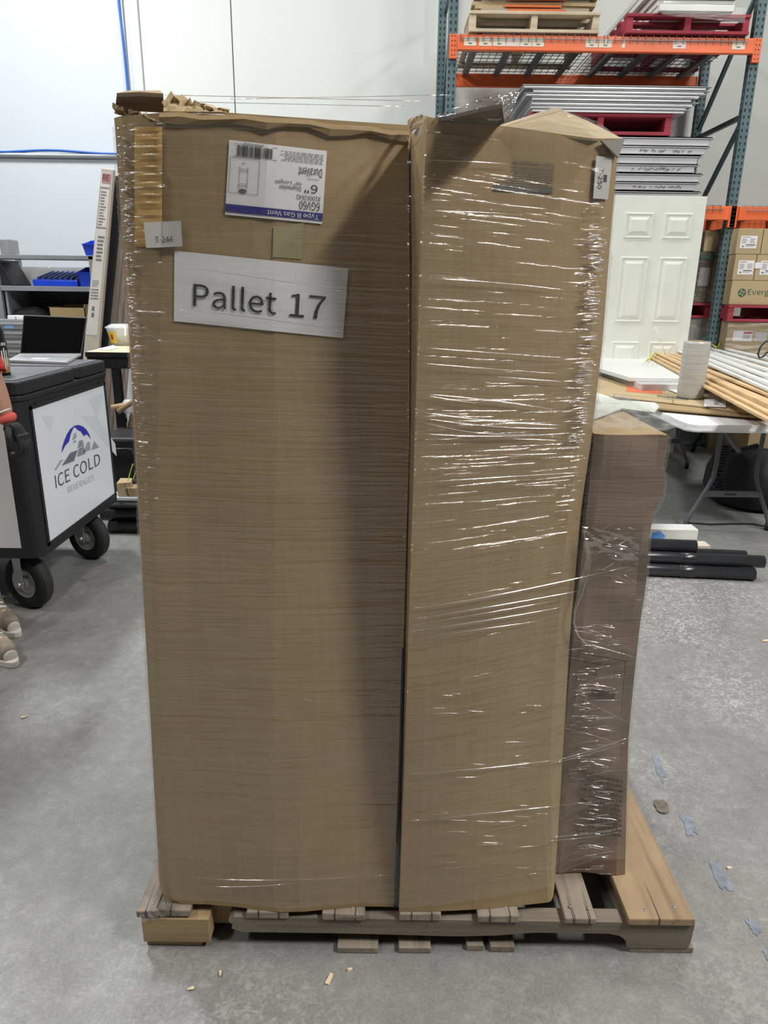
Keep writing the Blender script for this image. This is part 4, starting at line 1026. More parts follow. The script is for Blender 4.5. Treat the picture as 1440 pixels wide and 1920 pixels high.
def trestle(y):
    xm = XT0 + .52
    f = PZ(1285, 992, 0)[0] if y < YT + 1 else XT0 + .12
    for s in (-1, 1):
        a = xm - f
        path = [(xm + s * (a - .125), y, .69), (xm + s * (a - .13), y, .42), (xm + s * (a - .125), y, .34), (xm + s * (a - .10), y, .27), (xm + s * (a - .02), y, .10), (xm + s * a, y, .05), (xm + s * a, y, .0)]
        o = MB().tube(path, .0135, 10).build('leg', LEGM, tab, smooth=True)
        MB().lathe((xm + s * a, y, 0), (0, 0, 1), [(0, 0), (.018, 0), (.017, .05), (.0, .05)], 10).build('rubber_foot', BLACKP, o, smooth=True)
    cb = MB().b2((f + .085, y - .01, .215), (2 * xm - f - .085, y + .01, .25)).build('crossbar', LEGM, tab)
    MB().b2((xm - .05, y - .0115, .228), (xm + .02, y - .0095, .238)).build('mark', INK, cb)
    MB().bar((xm, y, .5), (xm, y + (.5 if y < YT + 1 else -.5), .69), .02, .02).build('strut', LEGM, tab)
trestle(PZ(1285, 992, 0)[1]); trestle(YT + LT - .35)
# a second table behind on the right, mostly hidden: its near leg shows under the first
f2 = PZ(1299, 847, 0)
tab2 = thing('folding_table', 'second folding table farther back whose dark leg shows under the first', 'table', (f2[0] + .4, f2[1] - .1, 0))
MB().prism([(x, y, .695) for x, y in rrect(f2[0] + .02, f2[1] - .95, f2[0] + 1.6, f2[1] + .02, .06)], (0, 0, .045)).build('tabletop', WHITEP, tab2, bevel=.005)
MB().tube([(f2[0], f2[1], 0), (f2[0] + .01, f2[1], .08), (f2[0] + .09, f2[1], .24), (f2[0] + .15, f2[1], .32), (f2[0] + .16, f2[1], .69)], .017, 10).build('leg', DARKM, tab2, smooth=True)
MB().tube([(f2[0] + .74, f2[1], 0), (f2[0] + .73, f2[1], .08), (f2[0] + .65, f2[1], .24), (f2[0] + .59, f2[1], .32), (f2[0] + .58, f2[1], .69)], .017, 10).build('leg', DARKM, tab2, smooth=True)
MB().bar((f2[0] + .09, f2[1], .26), (f2[0] + .66, f2[1], .26), .02, .045).build('crossbar', LEGM, tab2)
MB().tube([(f2[0] + 1.5, f2[1] - .9, 0), (f2[0] + 1.5, f2[1] - .9, .69)], .017, 10).build('leg', DARKM, tab2, smooth=True)
# flattened cartons (sheets) near end of the table, hanging over the left edge
ZS = .742
def sheet(pts, th, mat, lab, grp):
    o = MB().prism([(x, y, z) for x, y, z in pts], (0, 0, th)).build('flat_carton', mat); return tag(o, lab, 'flat carton', grp)
GRPF = 'flattened cartons on the folding table'
cA, cB = PZ(1228, 768, .752), PZ(1440, 786, .752)
dirx = (cB - cA) / (cB[0] - cA[0])
def edge_pt(p, dx, dy, z): q = p + dirx * dx; return (q[0], q[1] + dy, z)
sheet([edge_pt(cA, 0, .02, ZS), edge_pt(cA, .95, .03, ZS), edge_pt(cA, .95, 1.0, ZS), edge_pt(cA, .0, 1.0, ZS)], .010, CARD, 'flattened carton lowest on the folding table', GRPF)
sheet([edge_pt(cA, -.01, -.01, ZS + .012), edge_pt(cA, .33, -.015, ZS + .012), edge_pt(cA, .33, .95, ZS + .012), edge_pt(cA, -.01, .95, ZS + .012)], .009, CARD, 'flattened carton second in the table pile, left piece', GRPF)
sheet([edge_pt(cA, .335, -.02, ZS + .012), edge_pt(cA, .98, -.01, ZS + .012), edge_pt(cA, .98, .95, ZS + .012), edge_pt(cA, .335, .95, ZS + .012)], .009, CARD, 'flattened carton second in the table pile, right piece', GRPF)
# top sheet reaching left over the table edge
zc = ZS + .024
T0 = [PZ(x, y, zc + .006) for x, y in ((1100, 738), (1318, 762), (1460, 783))]
T1 = [PZ(x, y, zc + .006) for x, y in ((1460, 726), (1330, 712), (1122, 702))]
top = sheet([(*p[:2], zc) for p in T0 + T1], .006, CARD2, 'topmost flattened tan carton with orange print under the film roll', GRPF)
gz = zc + .0068
def zq_(q, z=gz): return [PZ(x, y, z) for x, y in q]
q = zq_(((1176, 722), (1243, 727), (1241, 739), (1174, 734)))
put_rect(MB(), bil(q), (0, 0, 1, 1), 3).build('orange_print', plain('orange_ink', (.72, .17, .07), .6, var=.25, scale=40), top, recalc=False)
put_words(MB(), bil(zq_(((1232, 740), (1290, 747), (1290, 751), (1232, 744)))), (0, 0, 1, 1), 1, th=.7, seed=2, ragged=0).build('print', INKG, top, recalc=False)
m = MB(); 
for a, b in (((1152, 739), (1262, 749)), ((1152, 739), (1150, 749)), ((1262, 749), (1261, 757)), ((1210, 715), (1238, 718)), ((1210, 715), (1209, 720)), ((1238, 718), (1238, 723))):
    p_, q_ = PZ(*a, gz), PZ(*b, gz); d = (q_ - p_); nrm = V(-d[1], d[0], 0); nrm /= np.linalg.norm(nrm)
    m.add([p_ - nrm * .0025, q_ - nrm * .0025, q_ + nrm * .0025, p_ + nrm * .0025], [(0, 1, 2, 3)])
put_words(m, bil(zq_(((1174, 711), (1186, 712), (1186, 714), (1174, 713)))), (0, 0, 1, 1), 1, seed=2)
m.build('print', INKG, top, recalc=False)
put_rect(MB(), bil(zq_(((1371, 741), (1386, 743), (1386, 746), (1371, 744)))), (0, 0, 1, 1), 1).build('orange_print', MATS['orange_ink'], top, recalc=False)
put_words(MB(), bil(zq_(((1376, 749), (1440, 756), (1440, 759), (1376, 752)))), (0, 0, 1, 1), 1, th=.7, seed=7, ragged=0).build('print', INKG, top, recalc=False)
put_rect(MB(), bil(zq_(((1362, 755), (1402, 758), (1404, 762), (1366, 759)))), (0, 0, 1, 1), 1).build('dark_label', INKG, top, recalc=False)
# papers
for k, (q, lab) in enumerate([(((1322, 738), (1364, 737), (1372, 749), (1334, 751)), 'white paper with handwriting beside the film roll, the farther one'),
                              (((1321, 748), (1362, 747), (1361, 764), (1320, 762)), 'white paper with handwriting beside the film roll, the nearer one'),
                              (((1240, 726), (1272, 726), (1272, 738), (1262, 734)), 'pointed white paper scrap left of the film roll')]):
    P = zq_(q, gz + .002 + .002 * k); o = MB().prism(P, (0, 0, .001)).build('paper_sheet', PAPER); tag(o, lab, 'paper', 'papers on the flattened cartons')
    if k < 2: put_words(MB(), bil([p + V(0, 0, .0022) for p in P]), (.45, .2, .8, .8), 4, th=.4, seed=k + 20, ragged=.5).build('handwriting', INK, o, recalc=False)
# roll of film standing upright
rb = PZ(1293, 746, gz); rh = PY(1300, 641, rb[1])[2] - gz; rr_ = 26.5 / 1331 * 4.0
roll = thing('film_roll', 'upright roll of clear stretch film standing on the flattened cartons', 'film roll', (rb[0], rb[1], gz + .003))
RF = NT('rolled_film'); v = RF.coord((1, 1, 26)); RF.bsdf(RF.ramp(RF.noise(v, 3, 4), [(.3, (.50, .50, .45)), (.7, (.66, .66, .62))]), .22, 0, .6, RF.bump(RF.noise(RF.coord(), 26, 4), .35, .01), trans=.25)
MB().lathe((rb[0], rb[1], gz + .003), (0, 0, 1), [(.038, 0), (rr_ * .97, 0), (rr_, .01), (rr_, rh - .01), (rr_ * .96, rh), (.040, rh), (.040, 0)], 40).build('film_body', RF.m, roll, smooth=True)
MB().lathe((rb[0], rb[1], gz + .003), (0, 0, 1), [(.034, 0), (.039, 0), (.039, rh + .006), (.034, rh + .006), (.034, 0)], 28).build('core_tube', CARDD, roll, smooth=True)
# white sheet lying behind, raised on a low pile
zs_ = .815
tag(MB().b2((XT0 + .12, YT + 1.1, ZS + .0), (XT1 - .05, YT + 2.3, zs_ - .001)).build('foam_block', plain('grey_foam', (.5, .5, .5), .8)), 'grey foam block hidden under the white sheet on the table', 'block')
A_, B_ = PZ(1118, 689, zs_ + .028), PZ(1176, 706, zs_ + .028)
dq = (A_ - B_) / np.linalg.norm(A_ - B_)
P0 = B_ - dq * .05; P1 = V(P0[0] + .80, P0[1], 0); Yfar = PZ(1170, 668, zs_ + .028)[1]
tag(MB().prism([(P0[0], P0[1], zs_), (P1[0], P0[1], zs_), (P1[0], Yfar, zs_), (P0[0] + dq[0] / dq[1] * (Yfar - P0[1]), Yfar, zs_)], (0, 0, .028)).build('white_sheet', WHITE, bevel=.003), 'large white sheet lying at the back of the folding table before the door', 'sheet')
# mouldings lying lengthwise: pine bundle and white bundle
def far_near(a, za, b, zb): return PZ(*a, za), PZ(*b, zb)
ordm = ['first', 'second', 'third', 'fourth', 'fifth', 'sixth', 'seventh', 'eighth', 'ninth', 'tenth']
for k in range(12):
    col_, row = k % 4, k // 4
    z = zs_ + .030 + .017 * row; q_ = random.Random(k + 3)
    a, b = far_near((1219 + 6 * col_ + 5 * row + q_.uniform(-2, 5), 671 - 4 * row - 1.5 * col_), z, (1450 + 10 * col_, 796 - 15 * row - 15 * col_), z)
    off = V(0, 0, .009 + q_.uniform(0, .004)); wd = q_.uniform(.036, .052)
    o = MB().bar(a + off, a + (b - a) * 1.03 + off, wd, q_.uniform(.013, .017)).build('wood_moulding', W_DOWEL, bevel=.003)
    tag(o, 'pine moulding in the tied bundle on the table, %s row, %s from the left' % (['bottom', 'middle', 'top'][row], ordm[col_]), 'moulding', 'pine mouldings in the tied bundle')
for k in range(10):
    col_, row = k % 5, k // 5
    z = zs_ + .090 + .020 * row; q_ = random.Random(k + 40)
    a, b = far_near((1250 + 7 * col_ + 5 * row + q_.uniform(-2, 6), 650 - 5 * row - 2 * col_), z, (1452 + 9 * col_, 736 - 12 * row - 10 * col_), z)
    off = V(0, 0, q_.uniform(0, .006))
    o = MB().bar(a + off, b + off, q_.uniform(.045, .062), .016).build('white_moulding', WHITE, bevel=.003)
    tag(o, 'white painted moulding in the bundle on the table, %s row, %s from the left' % (['bottom', 'top'][row], ordm[col_]), 'moulding', 'white mouldings in the upper bundle')
YEL = plain('yellow_tie', (.62, .66, .05), .5)
for k, (pts, z, lab) in enumerate([(((1217, 673), (1222, 666), (1231, 660), (1240, 662)), .90, 'yellow tie around the pine moulding bundle, the nearer one'), (((1212, 676), (1220, 672), (1228, 671)), .86, 'yellow tie tail sticking out at the bundle end'),
        (((1250, 624), (1262, 634), (1276, 642)), .96, 'yellow tie end sticking up at the far end of the white mouldings'), (((1290, 634), (1302, 632), (1312, 632)), .98, 'yellow tie lying on the far end of the white mouldings'), (((1336, 646), (1344, 652), (1350, 642)), .98, 'yellow tie on the white mouldings behind the film roll')]):
    m = MB().tube([PZ(x, y, z) for x, y in pts], .006, 6); tag(m.build('tie_strap', YEL, smooth=True), lab, 'tie', 'yellow ties on the moulding bundles')
tag(MB().tube([PY(x, y, 5.9) for x, y in ((1228, 612), (1236, 634), (1243, 652), (1248, 664))], .004, 6).build('white_string', WHITE, smooth=True), 'thin pale string hanging in front of the white door', 'string')
# black cable loop at the right edge
tag(MB().tube([PY(x, y, 5.6) for x, y in ((1446, 640), (1436, 640), (1426, 650), (1421, 664), (1424, 671), (1432, 668), (1438, 660), (1446, 664))], .007, 8).build('black_cable', BLACKP, smooth=True), 'black cable looped at the right edge above the white mouldings', 'cable')
# under the table
p = PZ(1390, 862, .0); 
pb_ = PZ(1394, 880, 0)
t = thing('carton', 'plain brown carton on the floor under the folding table', 'carton', (pb_[0] + .25, pb_[1] + .2, 0))
MB().b2((pb_[0], pb_[1], 0), (pb_[0] + .5, pb_[1] + .4, .50)).build('carton_body', CARD, t, bevel=.006)
MB().b2((pb_[0] - .001, pb_[1] + .18, .002), (pb_[0] + .501, pb_[1] + .22, .5015)).build('tape_strip', MATS['tan_tape'], t)
ck = PZ(1400, 975, 0)
m = MB().lathe((ck[0] + .22, ck[1] + .40, 0), (0, 0, 1), [(0, 0), (.20, .0), (.29, .03), (.33, .12), (.32, .24), (.28, .33), (.16, .37), (0, .38)], 32)
tag(m.build('black_bag', plain('black_fabric', (.008, .008, .009), .7, var=.3, bump=.5), smooth=True), 'large rounded black bag on the floor under the folding table', 'bag')
hp_ = []
for k in range(90):
    s = k / 89; x_, y_ = np.interp(s, [0, .5, .75, 1], [1362, 1353, 1345, 1350]), np.interp(s, [0, .5, .75, 1], [832, 870, 900, 922])
    hp_.append(PY(x_, y_, ck[1] + .02))
m = MB().tube(hp_, [.036 if k % 6 < 3 else .024 for k in range(90)], 12)
tag(m.build('corrugated_hose', BLACKP, smooth=False), 'black corrugated hose drooping beside the table leg', 'hose')
tag(MB().tube([PY(1374, 850, ck[1]), PY(1420, 838, ck[1] + .02)], .024, 12).build('hose_wand', BLACKP, smooth=True), 'black tube handle sticking out above the black bag', 'tube')
tag(MB().tube([PZ(x, y, .006) for x, y in ((1290, 980), (1330, 983), (1370, 982), (1410, 982), (1440, 988), (1470, 996))], .006, 8).build('floor_cable', BLACKP, smooth=True), 'black cable lying on the floor beneath the folding table', 'cable')
pf = PZ(1298, 790, 0)
t = tag(MB().box((pf[0], pf[1], .012), (.32, .16, .022), -.3).build('dark_tray', BLACKP), 'dark tray with white papers on the floor behind the table', 'tray')
MB().box((pf[0] - .02, pf[1] - .02, .025), (.2, .08, .004), -.3).build('paper_sheet', PAPER, t)

# ------------------------------------------------------------------ black pipes on the floor, right
rp = .033
def pipe(name, p0, p1, r, lab, grp, coup=None):
    p0, p1 = np.array(p0, float), np.array(p1, float); L = np.linalg.norm(p1 - p0); ax = (p1 - p0) / L
    t = MB().lathe(p0, ax, [(r * .86, .002), (r, 0), (r, L), (r * .86, L), (r * .86, .002)], 20).build(name, PIPEB, smooth=False)
    for pl in t.data.polygons: pl.use_smooth = True
    tag(t, lab, 'pipe', grp)
    if coup is not None:
        MB().lathe(p0 + ax * coup, ax, [(r, -.07), (r * 1.07, -.065), (r * 1.07, .0), (r, .004)], 20).build('coupling', PIPEB, t, smooth=True)
    return t
PIPEB = plain('black_pipe', (.035, .038, .044), .26, .25, var=.2, spec=.6)
GP_ = 'black pipes on the floor right of the pallet'
a = PZ(1215, 1083, 0); b = PZ(1412, 1092, 0); d = (b - a) / (b[0] - a[0])
def pl(x, dy, z): q = a + d * (x - a[0]); return V(x, q[1] + dy + rp, z)
xA_, xC_ = PZ(1412, 1075, rp)[0], PZ(1427, 1052, rp * 2.6)[0]
xe_ = PZ(1297, 1025, .13)[0]; xco = PZ(1295, 1060, .05)[0]; X0 = .55
pipe('black_pipe', pl(X0, 0, rp), pl(xA_, 0, rp), rp, 'black pipe nearest the camera in the floor pile beside the pallet', GP_, xco - X0)
pipe('black_pipe', pl(X0, 2.02 * rp, rp), pl(xA_ - .05, 2.02 * rp, rp), rp, 'black pipe second on the floor, under the upper pipes at right', GP_)
pipe('black_pipe', pl(X0, 4.04 * rp, rp), pl(xA_ - .3, 4.04 * rp, rp), rp, 'black pipe third on the floor, hidden behind the near pipes at right', GP_)
pipe('black_pipe', pl(X0, 1.01 * rp, rp * 2.74), pl(xC_, 1.01 * rp, rp * 2.74), rp, 'black pipe in the second layer with the end farthest right', GP_, xco - X0 + .01)
pipe('black_pipe', pl(X0, 3.03 * rp, rp * 2.74), pl(xC_ - .06, 3.03 * rp, rp * 2.74), rp, 'greyish black pipe behind the second-layer one at right', GP_)
pipe('black_pipe', pl(X0, 2.02 * rp, rp * 4.48), pl(xe_, 2.02 * rp, rp * 4.48), rp, 'short black pipe on top of the right pile', GP_)
wb_ = pl(.6, 7 * rp, 0)
t = tag(MB().b2((.62, wb_[1], 0), (PZ(1306, 1022, .08)[0] + .02, wb_[1] + .10, .155)).build('white_carton', WHITE, bevel=.004), 'flat white box with a blue mark behind the black pipes at right', 'box')
xm_ = PY(1231, 1010, wb_[1])[0]
MB().prism([(xm_ - .035, wb_[1] - .001, .10), (xm_ + .035, wb_[1] - .001, .10), (xm_ + .05, wb_[1] - .001, .115), (xm_ + .012, wb_[1] - .001, .145), (xm_ - .03, wb_[1] - .001, .13)], (0, .0008, 0)).build('blue_mark', plain('light_blue_ink', (.12, .35, .75), .5), t)
tag(MB().b2((PY(1302, 1030, wb_[1])[0] - .1, wb_[1] - .1, .0), (PY(1312, 1030, wb_[1])[0] + .01, wb_[1] - .02, .095)).build('wood_block', plain('cream_block', (.62, .58, .48), .7)), 'small cream block at the end of the short black pipe', 'block')

# ================================================================== BEVERAGE CART (left)
CXR, CY0, CY1, CXL = -1.475, 2.865, 3.80, -2.62
cart = thing('beverage_cart', 'black and white beverage cart on pneumatic wheels at the left edge', 'cart', ((CXR + CXL) / 2, (CY0 + CY1) / 2, 0))
CB = plain('cart_black_plastic', (.012, .0125, .016), .55, var=.15, bump=.15)
def rr4(x0, y0, x1, y1, r): return rrect(x0, y0, x1, y1, r, 5)
MB().prism([(x, y, .275) for x, y in rr4(CXL, CY0, CXR, CY1, .055)], (0, 0, .695)).build('frame', CB, cart, bevel=.004)
PANW = plain('white_printed_panel', (.74, .78, .84), .35, var=.02)
PANG = plain('grey_printed_panel', (.70, .69, .70), .4, var=.03)
z0, z1 = .325, .915
sp = MB().b2((CXR - .004, CY0 + .075, z0), (CXR + .0015, CY1 - .07, z1)).build('side_panel', PANW, cart)
MB().b2((CXL + .07, CY0 - .0015, z0), (CXR - .085, CY0 + .004, z1)).build('end_panel', PANG, cart)
fm = MB()
for (a, b) in (((CXR, CY0 + .06, z0 - .012), (CXR + .005, CY0 + .078, z1 + .012)), ((CXR, CY1 - .073, z0 - .012), (CXR + .005, CY1 - .055, z1 + .012)), ((CXR, CY0 + .06, z0 - .014), (CXR + .005, CY1 - .055, z0 + .002)), ((CXR, CY0 + .06, z1 - .002), (CXR + .005, CY1 - .055, z1 + .014))): fm.b2(a, b)
fm.build('panel_frame', CB, cart)
MB().prism([(x, y, .955) for x, y in rr4(CXL - .008, CY0 - .008, CXR + .008, CY1 + .008, .06)], (0, 0, .022)).build('rim', CB, cart, bevel=.004)
ysp = CY0 + .56
GRY = plain('cart_lid_top', (.12, .128, .145), .42, var=.1)
for a, b in ((CY0 - .004, ysp - .006), (ysp + .006, CY1 + .004)):
    o = MB().prism([(x, y, .979) for x, y in rr4(CXL, a, CXR + .004, b, .05)], (0, 0, .056)).build('lid', CB, cart, bevel=.008)
    MB().prism([(x, y, 1.0345) for x, y in rr4(CXL + .03, a + .03, CXR - .03, b - .03, .03)], (0, 0, .004)).build('lid_top', GRY, o, bevel=.002)
    MB().b2((-2.2, a + .10, 1.0382), (-1.62, a + .13, 1.0392)).build('grip_slot', INK, o)
for y in (CY0 + .14, CY0 + .30):
    MB().lathe((CXR + .008, CY0 + .12 if y < CY0 + .2 else CY1 - .12, .93), (1, 0, 0), [(.007, -.004), (.007, .002), (0, .002)], 10).build('screw', INK, cart)
RIM = plain('galvanised_rim', (.46, .46, .44), .4, .6, var=.1)
def wheel(px_, side=1):
    c = PZ(*px_, 0); ctr = V(c[0], c[1] + .01, .126); ax = V(-.40, -.92, 0); ax /= np.linalg.norm(ax)
    w_ = MB().lathe(ctr, ax, [(.068, -.03), (.085, -.038), (.108, -.036), (.121, -.026), (.126, -.008), (.126, .008), (.121, .026), (.108, .036), (.085, .038), (.068, .03), (.068, -.03)], 40).build('tyre', RUBBER, cart, smooth=True)
    g = MB()
    for r_ in (-.016, -.005, .006, .017): g.lathe(ctr, ax, [(.1262, r_ - .0012), (.1268, r_), (.1262, r_ + .0012)], 40)
    g.build('tread_ring', plain('worn_tread', (.09, .09, .088), .8), w_, smooth=True)
    h = MB().lathe(ctr, ax, [(.070, -.026), (.074, .030), (.066, .034), (.058, .022), (.030, .016), (.026, .034), (.010, .036), (0, .036)], 32).build('hub', RIM, cart, smooth=True)
    perp = V(-ax[1], ax[0], 0)
    for s in (1, -1):
        q = ctr + ax * .050 * s
        MB().hexa([q - perp * .021 + V(0, 0, -.02), q + perp * .021 + V(0, 0, -.02), q + perp * .021 + ax * .004 * s + V(0, 0, -.02), q - perp * .021 + ax * .004 * s + V(0, 0, -.02)],
                  [q - perp * .026 + V(0, 0, .145), q + perp * .026 + V(0, 0, .145), q + perp * .026 + ax * .004 * s + V(0, 0, .145), q - perp * .026 + ax * .004 * s + V(0, 0, .145)]).build('fork_arm', RIM, cart, bevel=.002)
    MB().box(ctr + V(0, 0, .147), (.10, .11, .006), math.atan2(ax[1], ax[0])).build('fork_plate', RIM, cart)
    MB().lathe(ctr, ax, [(.011, .048), (.011, .062), (.006, .064), (0, .064)], 8).build('axle_bolt', ALU, cart, smooth=True)
    MB().lathe(ctr - ax * .06, ax, [(.008, 0), (.008, .12)], 8).build('axle', ALU, cart, smooth=True)
wheel((60, 1138)); wheel((170, 1047))
for x, y in ((-2.45, 2.98), (-2.45, 3.64)):
    w_ = MB().lathe((x, y, .126), (-.4, -.92, 0), [(.07, -.035), (.11, -.036), (.126, -.008), (.126, .008), (.11, .036), (.07, .035), (.0, .02)], 24).build('tyre', RUBBER, cart, smooth=True)
    MB().b2((x - .05, y - .05, .24), (x + .05, y + .05, .276)).build('fork_plate', RIM, cart)
# emblem and lettering on the side panel
def gp(e):
    return lambda x, y: PX(x / 3.84, 780 + y / 3.84, CXR + .0015 + e)
LB = plain('emblem_blue', (.025, .03, .42), .4, var=.04)
g1, g2_ = gp(.0008), gp(.0012)
arc = [(443, 265), (448, 225), (460, 185), (480, 135), (505, 95), (535, 70), (565, 64), (597, 75), (622, 97), (641, 128), (655, 165), (625, 132), (603, 145), (582, 112), (560, 100), (540, 80), (528, 88), (510, 130), (497, 185), (470, 215), (455, 245)]
MB().add([g1(*p_) for p_ in arc], [tuple(range(len(arc)))]).build('emblem', LB, sp, recalc=False)
DASH = plain('emblem_dark', (.045, .05, .10), .4)
m = MB(); q_ = random.Random(12)
def dash(xa, xb, y, h=5):
    sl = -.40
    m.add([g2_(xa, y - sl * 0), g2_(xb, y + sl * (xb - xa)), g2_(xb, y + h + sl * (xb - xa)), g2_(xa, y + h)], [(0, 1, 2, 3)])
for k in range(13):
    y = 352 - k * 10.5
    if k < 9: dash(447 + k * 7, 447 + k * 7 + max(14, 88 - k * 4), y + 0, 5.2)
for k in range(11): dash(556 + k * 2 - (8 if k > 5 else 0), 556 + k * 2 + 60 - k * 4, 290 - k * 10.5 - 2, 5.2)
for k in range(6): dash(604 + k * 4, 604 + k * 4 + 48 - k * 5, 255 - k * 12, 4.5)
for k in range(6): dash(660 + k * 3, 660 + k * 3 + 52 - k * 9, 240 - k * 11, 4.5)
for k in range(6): dash(528 + q_.uniform(-8, 8), 548 + q_.uniform(-6, 8), 190 - k * 12, 4)
for k in range(5): dash(392 + k * 9, 412 + k * 10, 385 - k * 15, 4.5)
m.build('emblem_lines', DASH, sp, recalc=False)
M_ = lambda s, t: g1(*bil(((393, 428), (716, 264), (724, 348), (403, 524)))(s, t)[:2])
put_text(MB(), 'ICE COLD', M_, (0, 0, 1, 1)).build('lettering', DASH, sp, recalc=False)
M_ = lambda s, t: g1(*bil(((485, 512), (674, 418), (676, 462), (490, 556)))(s, t)[:2])
put_text(MB(), 'BEVERAGES', M_, (0, 0, 1, 1)).build('lettering', plain('emblem_grey', (.42, .44, .48), .4), sp, recalc=False)
FAC = plain('pale_facet', (.66, .70, .76), .35, var=.02)
for pts in (((300, 0), (365, 120), (390, 0)), ((590, 0), (840, 290), (830, 200), (690, 0)), ((640, -120), (700, 10), (760, -180))):
    MB().add([gp(.0004)(*p_) for p_ in pts], [tuple(range(len(pts)))]).build('facet_print', FAC, sp, recalc=False)

# ------------------------------------------------------------------ laptop and can on the cart
ZL = 1.0386
c0, c1, c2, c3 = [PZ(x, y, ZL) for x, y in ((38, 668), (153, 668), (126, 684), (14, 680))]
lap = thing('laptop', 'open silver laptop with a black screen on the cart lid', 'laptop', ((c0[0] + c1[0]) / 2, (c0[1] + c2[1]) / 2, ZL))
MB().prism([c0 + V(0, 0, .001), c1 + V(0, 0, .001), c2 + V(0, 0, .001), c3 + V(0, 0, .001)], (0, 0, .014)).build('base', ALU, lap, bevel=.003)
bM = bil([c0 + V(0, 0, .0155), c1 + V(0, 0, .0155), c2 + V(0, 0, .0155), c3 + V(0, 0, .0155)])
kb = put_rect(MB(), bM, (.06, .45, .94, .93), 1).build('keyboard', plain('laptop_key_grey', (.28, .29, .31), .5), lap, recalc=False)
km = MB(); bM2 = lambda s, t: bM(s, t) + V(0, 0, .0012)
for i in range(13):
    for j in range(4): put_rect(km, bM2, (.07 + i * .066, .48 + j * .11, .07 + i * .066 + .05, .48 + j * .11 + .08), 1)
km.build('keys', plain('laptop_keys', (.40, .41, .43), .5), kb, recalc=False)
put_rect(MB(), bM, (.36, .08, .64, .38), 1).build('touchpad', plain('touchpad_grey', (.52, .53, .55), .4), lap, recalc=False)
Yh = (c0[1] + c1[1]) / 2
s0, s1 = c0 + V(0, .0, .012), c1 + V(0, .0, .012)
t0, t1 = PY(44, 591, c0[1] + .06), PY(163, 596, c1[1] + .06)
nb = V(0, .008, .002)
MB().hexa([s0, s1, s1 + nb, s0 + nb], [t0, t1, t1 + nb, t0 + nb]).build('screen_lid', plain('laptop_lid', (.05, .05, .055), .4), lap)
SCR = plain('switched_off_screen', (.004, .004, .005), .25, var=.0, spec=.04)
sM = bil([t0 + V(0, -.001, 0), t1 + V(0, -.001, 0), s1 + V(0, -.001, 0), s0 + V(0, -.001, 0)])
put_rect(MB(), sM, (.015, .03, .985, .98), 1).build('screen', SCR, lap, recalc=False)
bp = PZ(-2, 703, ZL); bh = PY(0, 590, bp[1])[2] - ZL
can = thing('drink_bottle', 'tall black bottle with gold and white lettering on the cart at the left edge', 'bottle', (bp[0], bp[1], ZL))
rb_ = .047
MB().lathe((bp[0], bp[1], ZL), (0, 0, 1), [(0, 0), (rb_, 0), (rb_, bh * .55), (rb_ * .92, bh * .62), (rb_ * .9, bh * .74), (rb_ * .62, bh * .86), (rb_ * .42, bh * .90), (rb_ * .42, bh), (0, bh)], 28).build('bottle_body', plain('black_gloss', (.01, .01, .012), .25, var=.1), can, smooth=True)
MB().lathe((bp[0], bp[1], ZL + bh * .89), (0, 0, 1), [(rb_ * .45, 0), (rb_ * .45, bh * .12), (0, bh * .12)], 24).build('cap', INK, can, smooth=True)
GOLD = plain('gold_print', (.36, .27, .10), .4, .3)
def cyl_patch(a0, a1, z0_, z1_, mat, nm, dr=.0008):
    g = [[V(bp[0] + (rb_ + dr) * math.cos(a), bp[1] + (rb_ + dr) * math.sin(a), z) for z in (z0_, z1_)] for a in np.linspace(a0, a1, 9)]
    MB().grid(g).build(nm, mat, can, smooth=True, recalc=False)
cyl_patch(-1.4, .3, ZL + .012, ZL + bh * .30, GOLD, 'gold_band')
for k in range(5):
    a = -1.1 + k * .22; cyl_patch(a, a + .12, ZL + bh * (.10 + .05 * (k % 3)), ZL + bh * (.42 + .04 * (k % 2)), WHITE, 'white_mark', .0014)
for k in range(4):
    a = -1.0 + k * .24; cyl_patch(a, a + .15, ZL + bh * (.50), ZL + bh * .55, WHITE, 'white_mark', .0012)

# ================================================================== SHELF UNIT AND WORKBENCH
YS = 6.55
zs1_, zs2_ = PY(80, 486, YS)[2], PY(80, 546, YS)[2]; xs1 = PY(178, 520, YS)[0]; xs0 = -4.4
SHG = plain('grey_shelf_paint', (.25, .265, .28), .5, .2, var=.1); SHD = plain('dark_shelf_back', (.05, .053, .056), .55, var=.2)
shf = thing('shelf_unit', 'grey steel shelf unit against the wall behind the cart', 'shelf', ((xs0 + xs1) / 2, YS + .25, 0))
for z, hh in ((zs1_, .035), (zs2_, .042), (1.0, .04), (.55, .04), (.12, .04)):
    MB().b2((xs0, YS, z), (xs1, YS + (.28 if z == zs1_ else .45), z + hh)).build('shelf_board', SHG, shf, bevel=.003)
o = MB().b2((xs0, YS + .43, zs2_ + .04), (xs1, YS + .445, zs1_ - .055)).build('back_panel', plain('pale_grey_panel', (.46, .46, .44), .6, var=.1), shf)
m = MB()
for px_ in (31, 92, 157):
    x = PY(px_, 501, YS + .43)[0]; m.lathe((x, YS + .4295, PY(px_, 501, YS + .43)[2]), (0, -1, 0), [(.013, 0), (0, .0005)], 12)
m.build('punched_holes', WHITE, o)
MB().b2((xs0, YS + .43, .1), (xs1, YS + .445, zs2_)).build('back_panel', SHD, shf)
for x in (xs0, PY(-8, 540, YS)[0], xs1 - .04):
    MB().b2((x, YS, 0), (x + .04, YS + .04, zs1_ + .03)).build('upright', SHG, shf); MB().b2((x, YS + .41, 0), (x + .04, YS + .45, zs1_ + .03)).build('upright', SHG, shf)
xl_ = PY(10, 570, YS)[0]
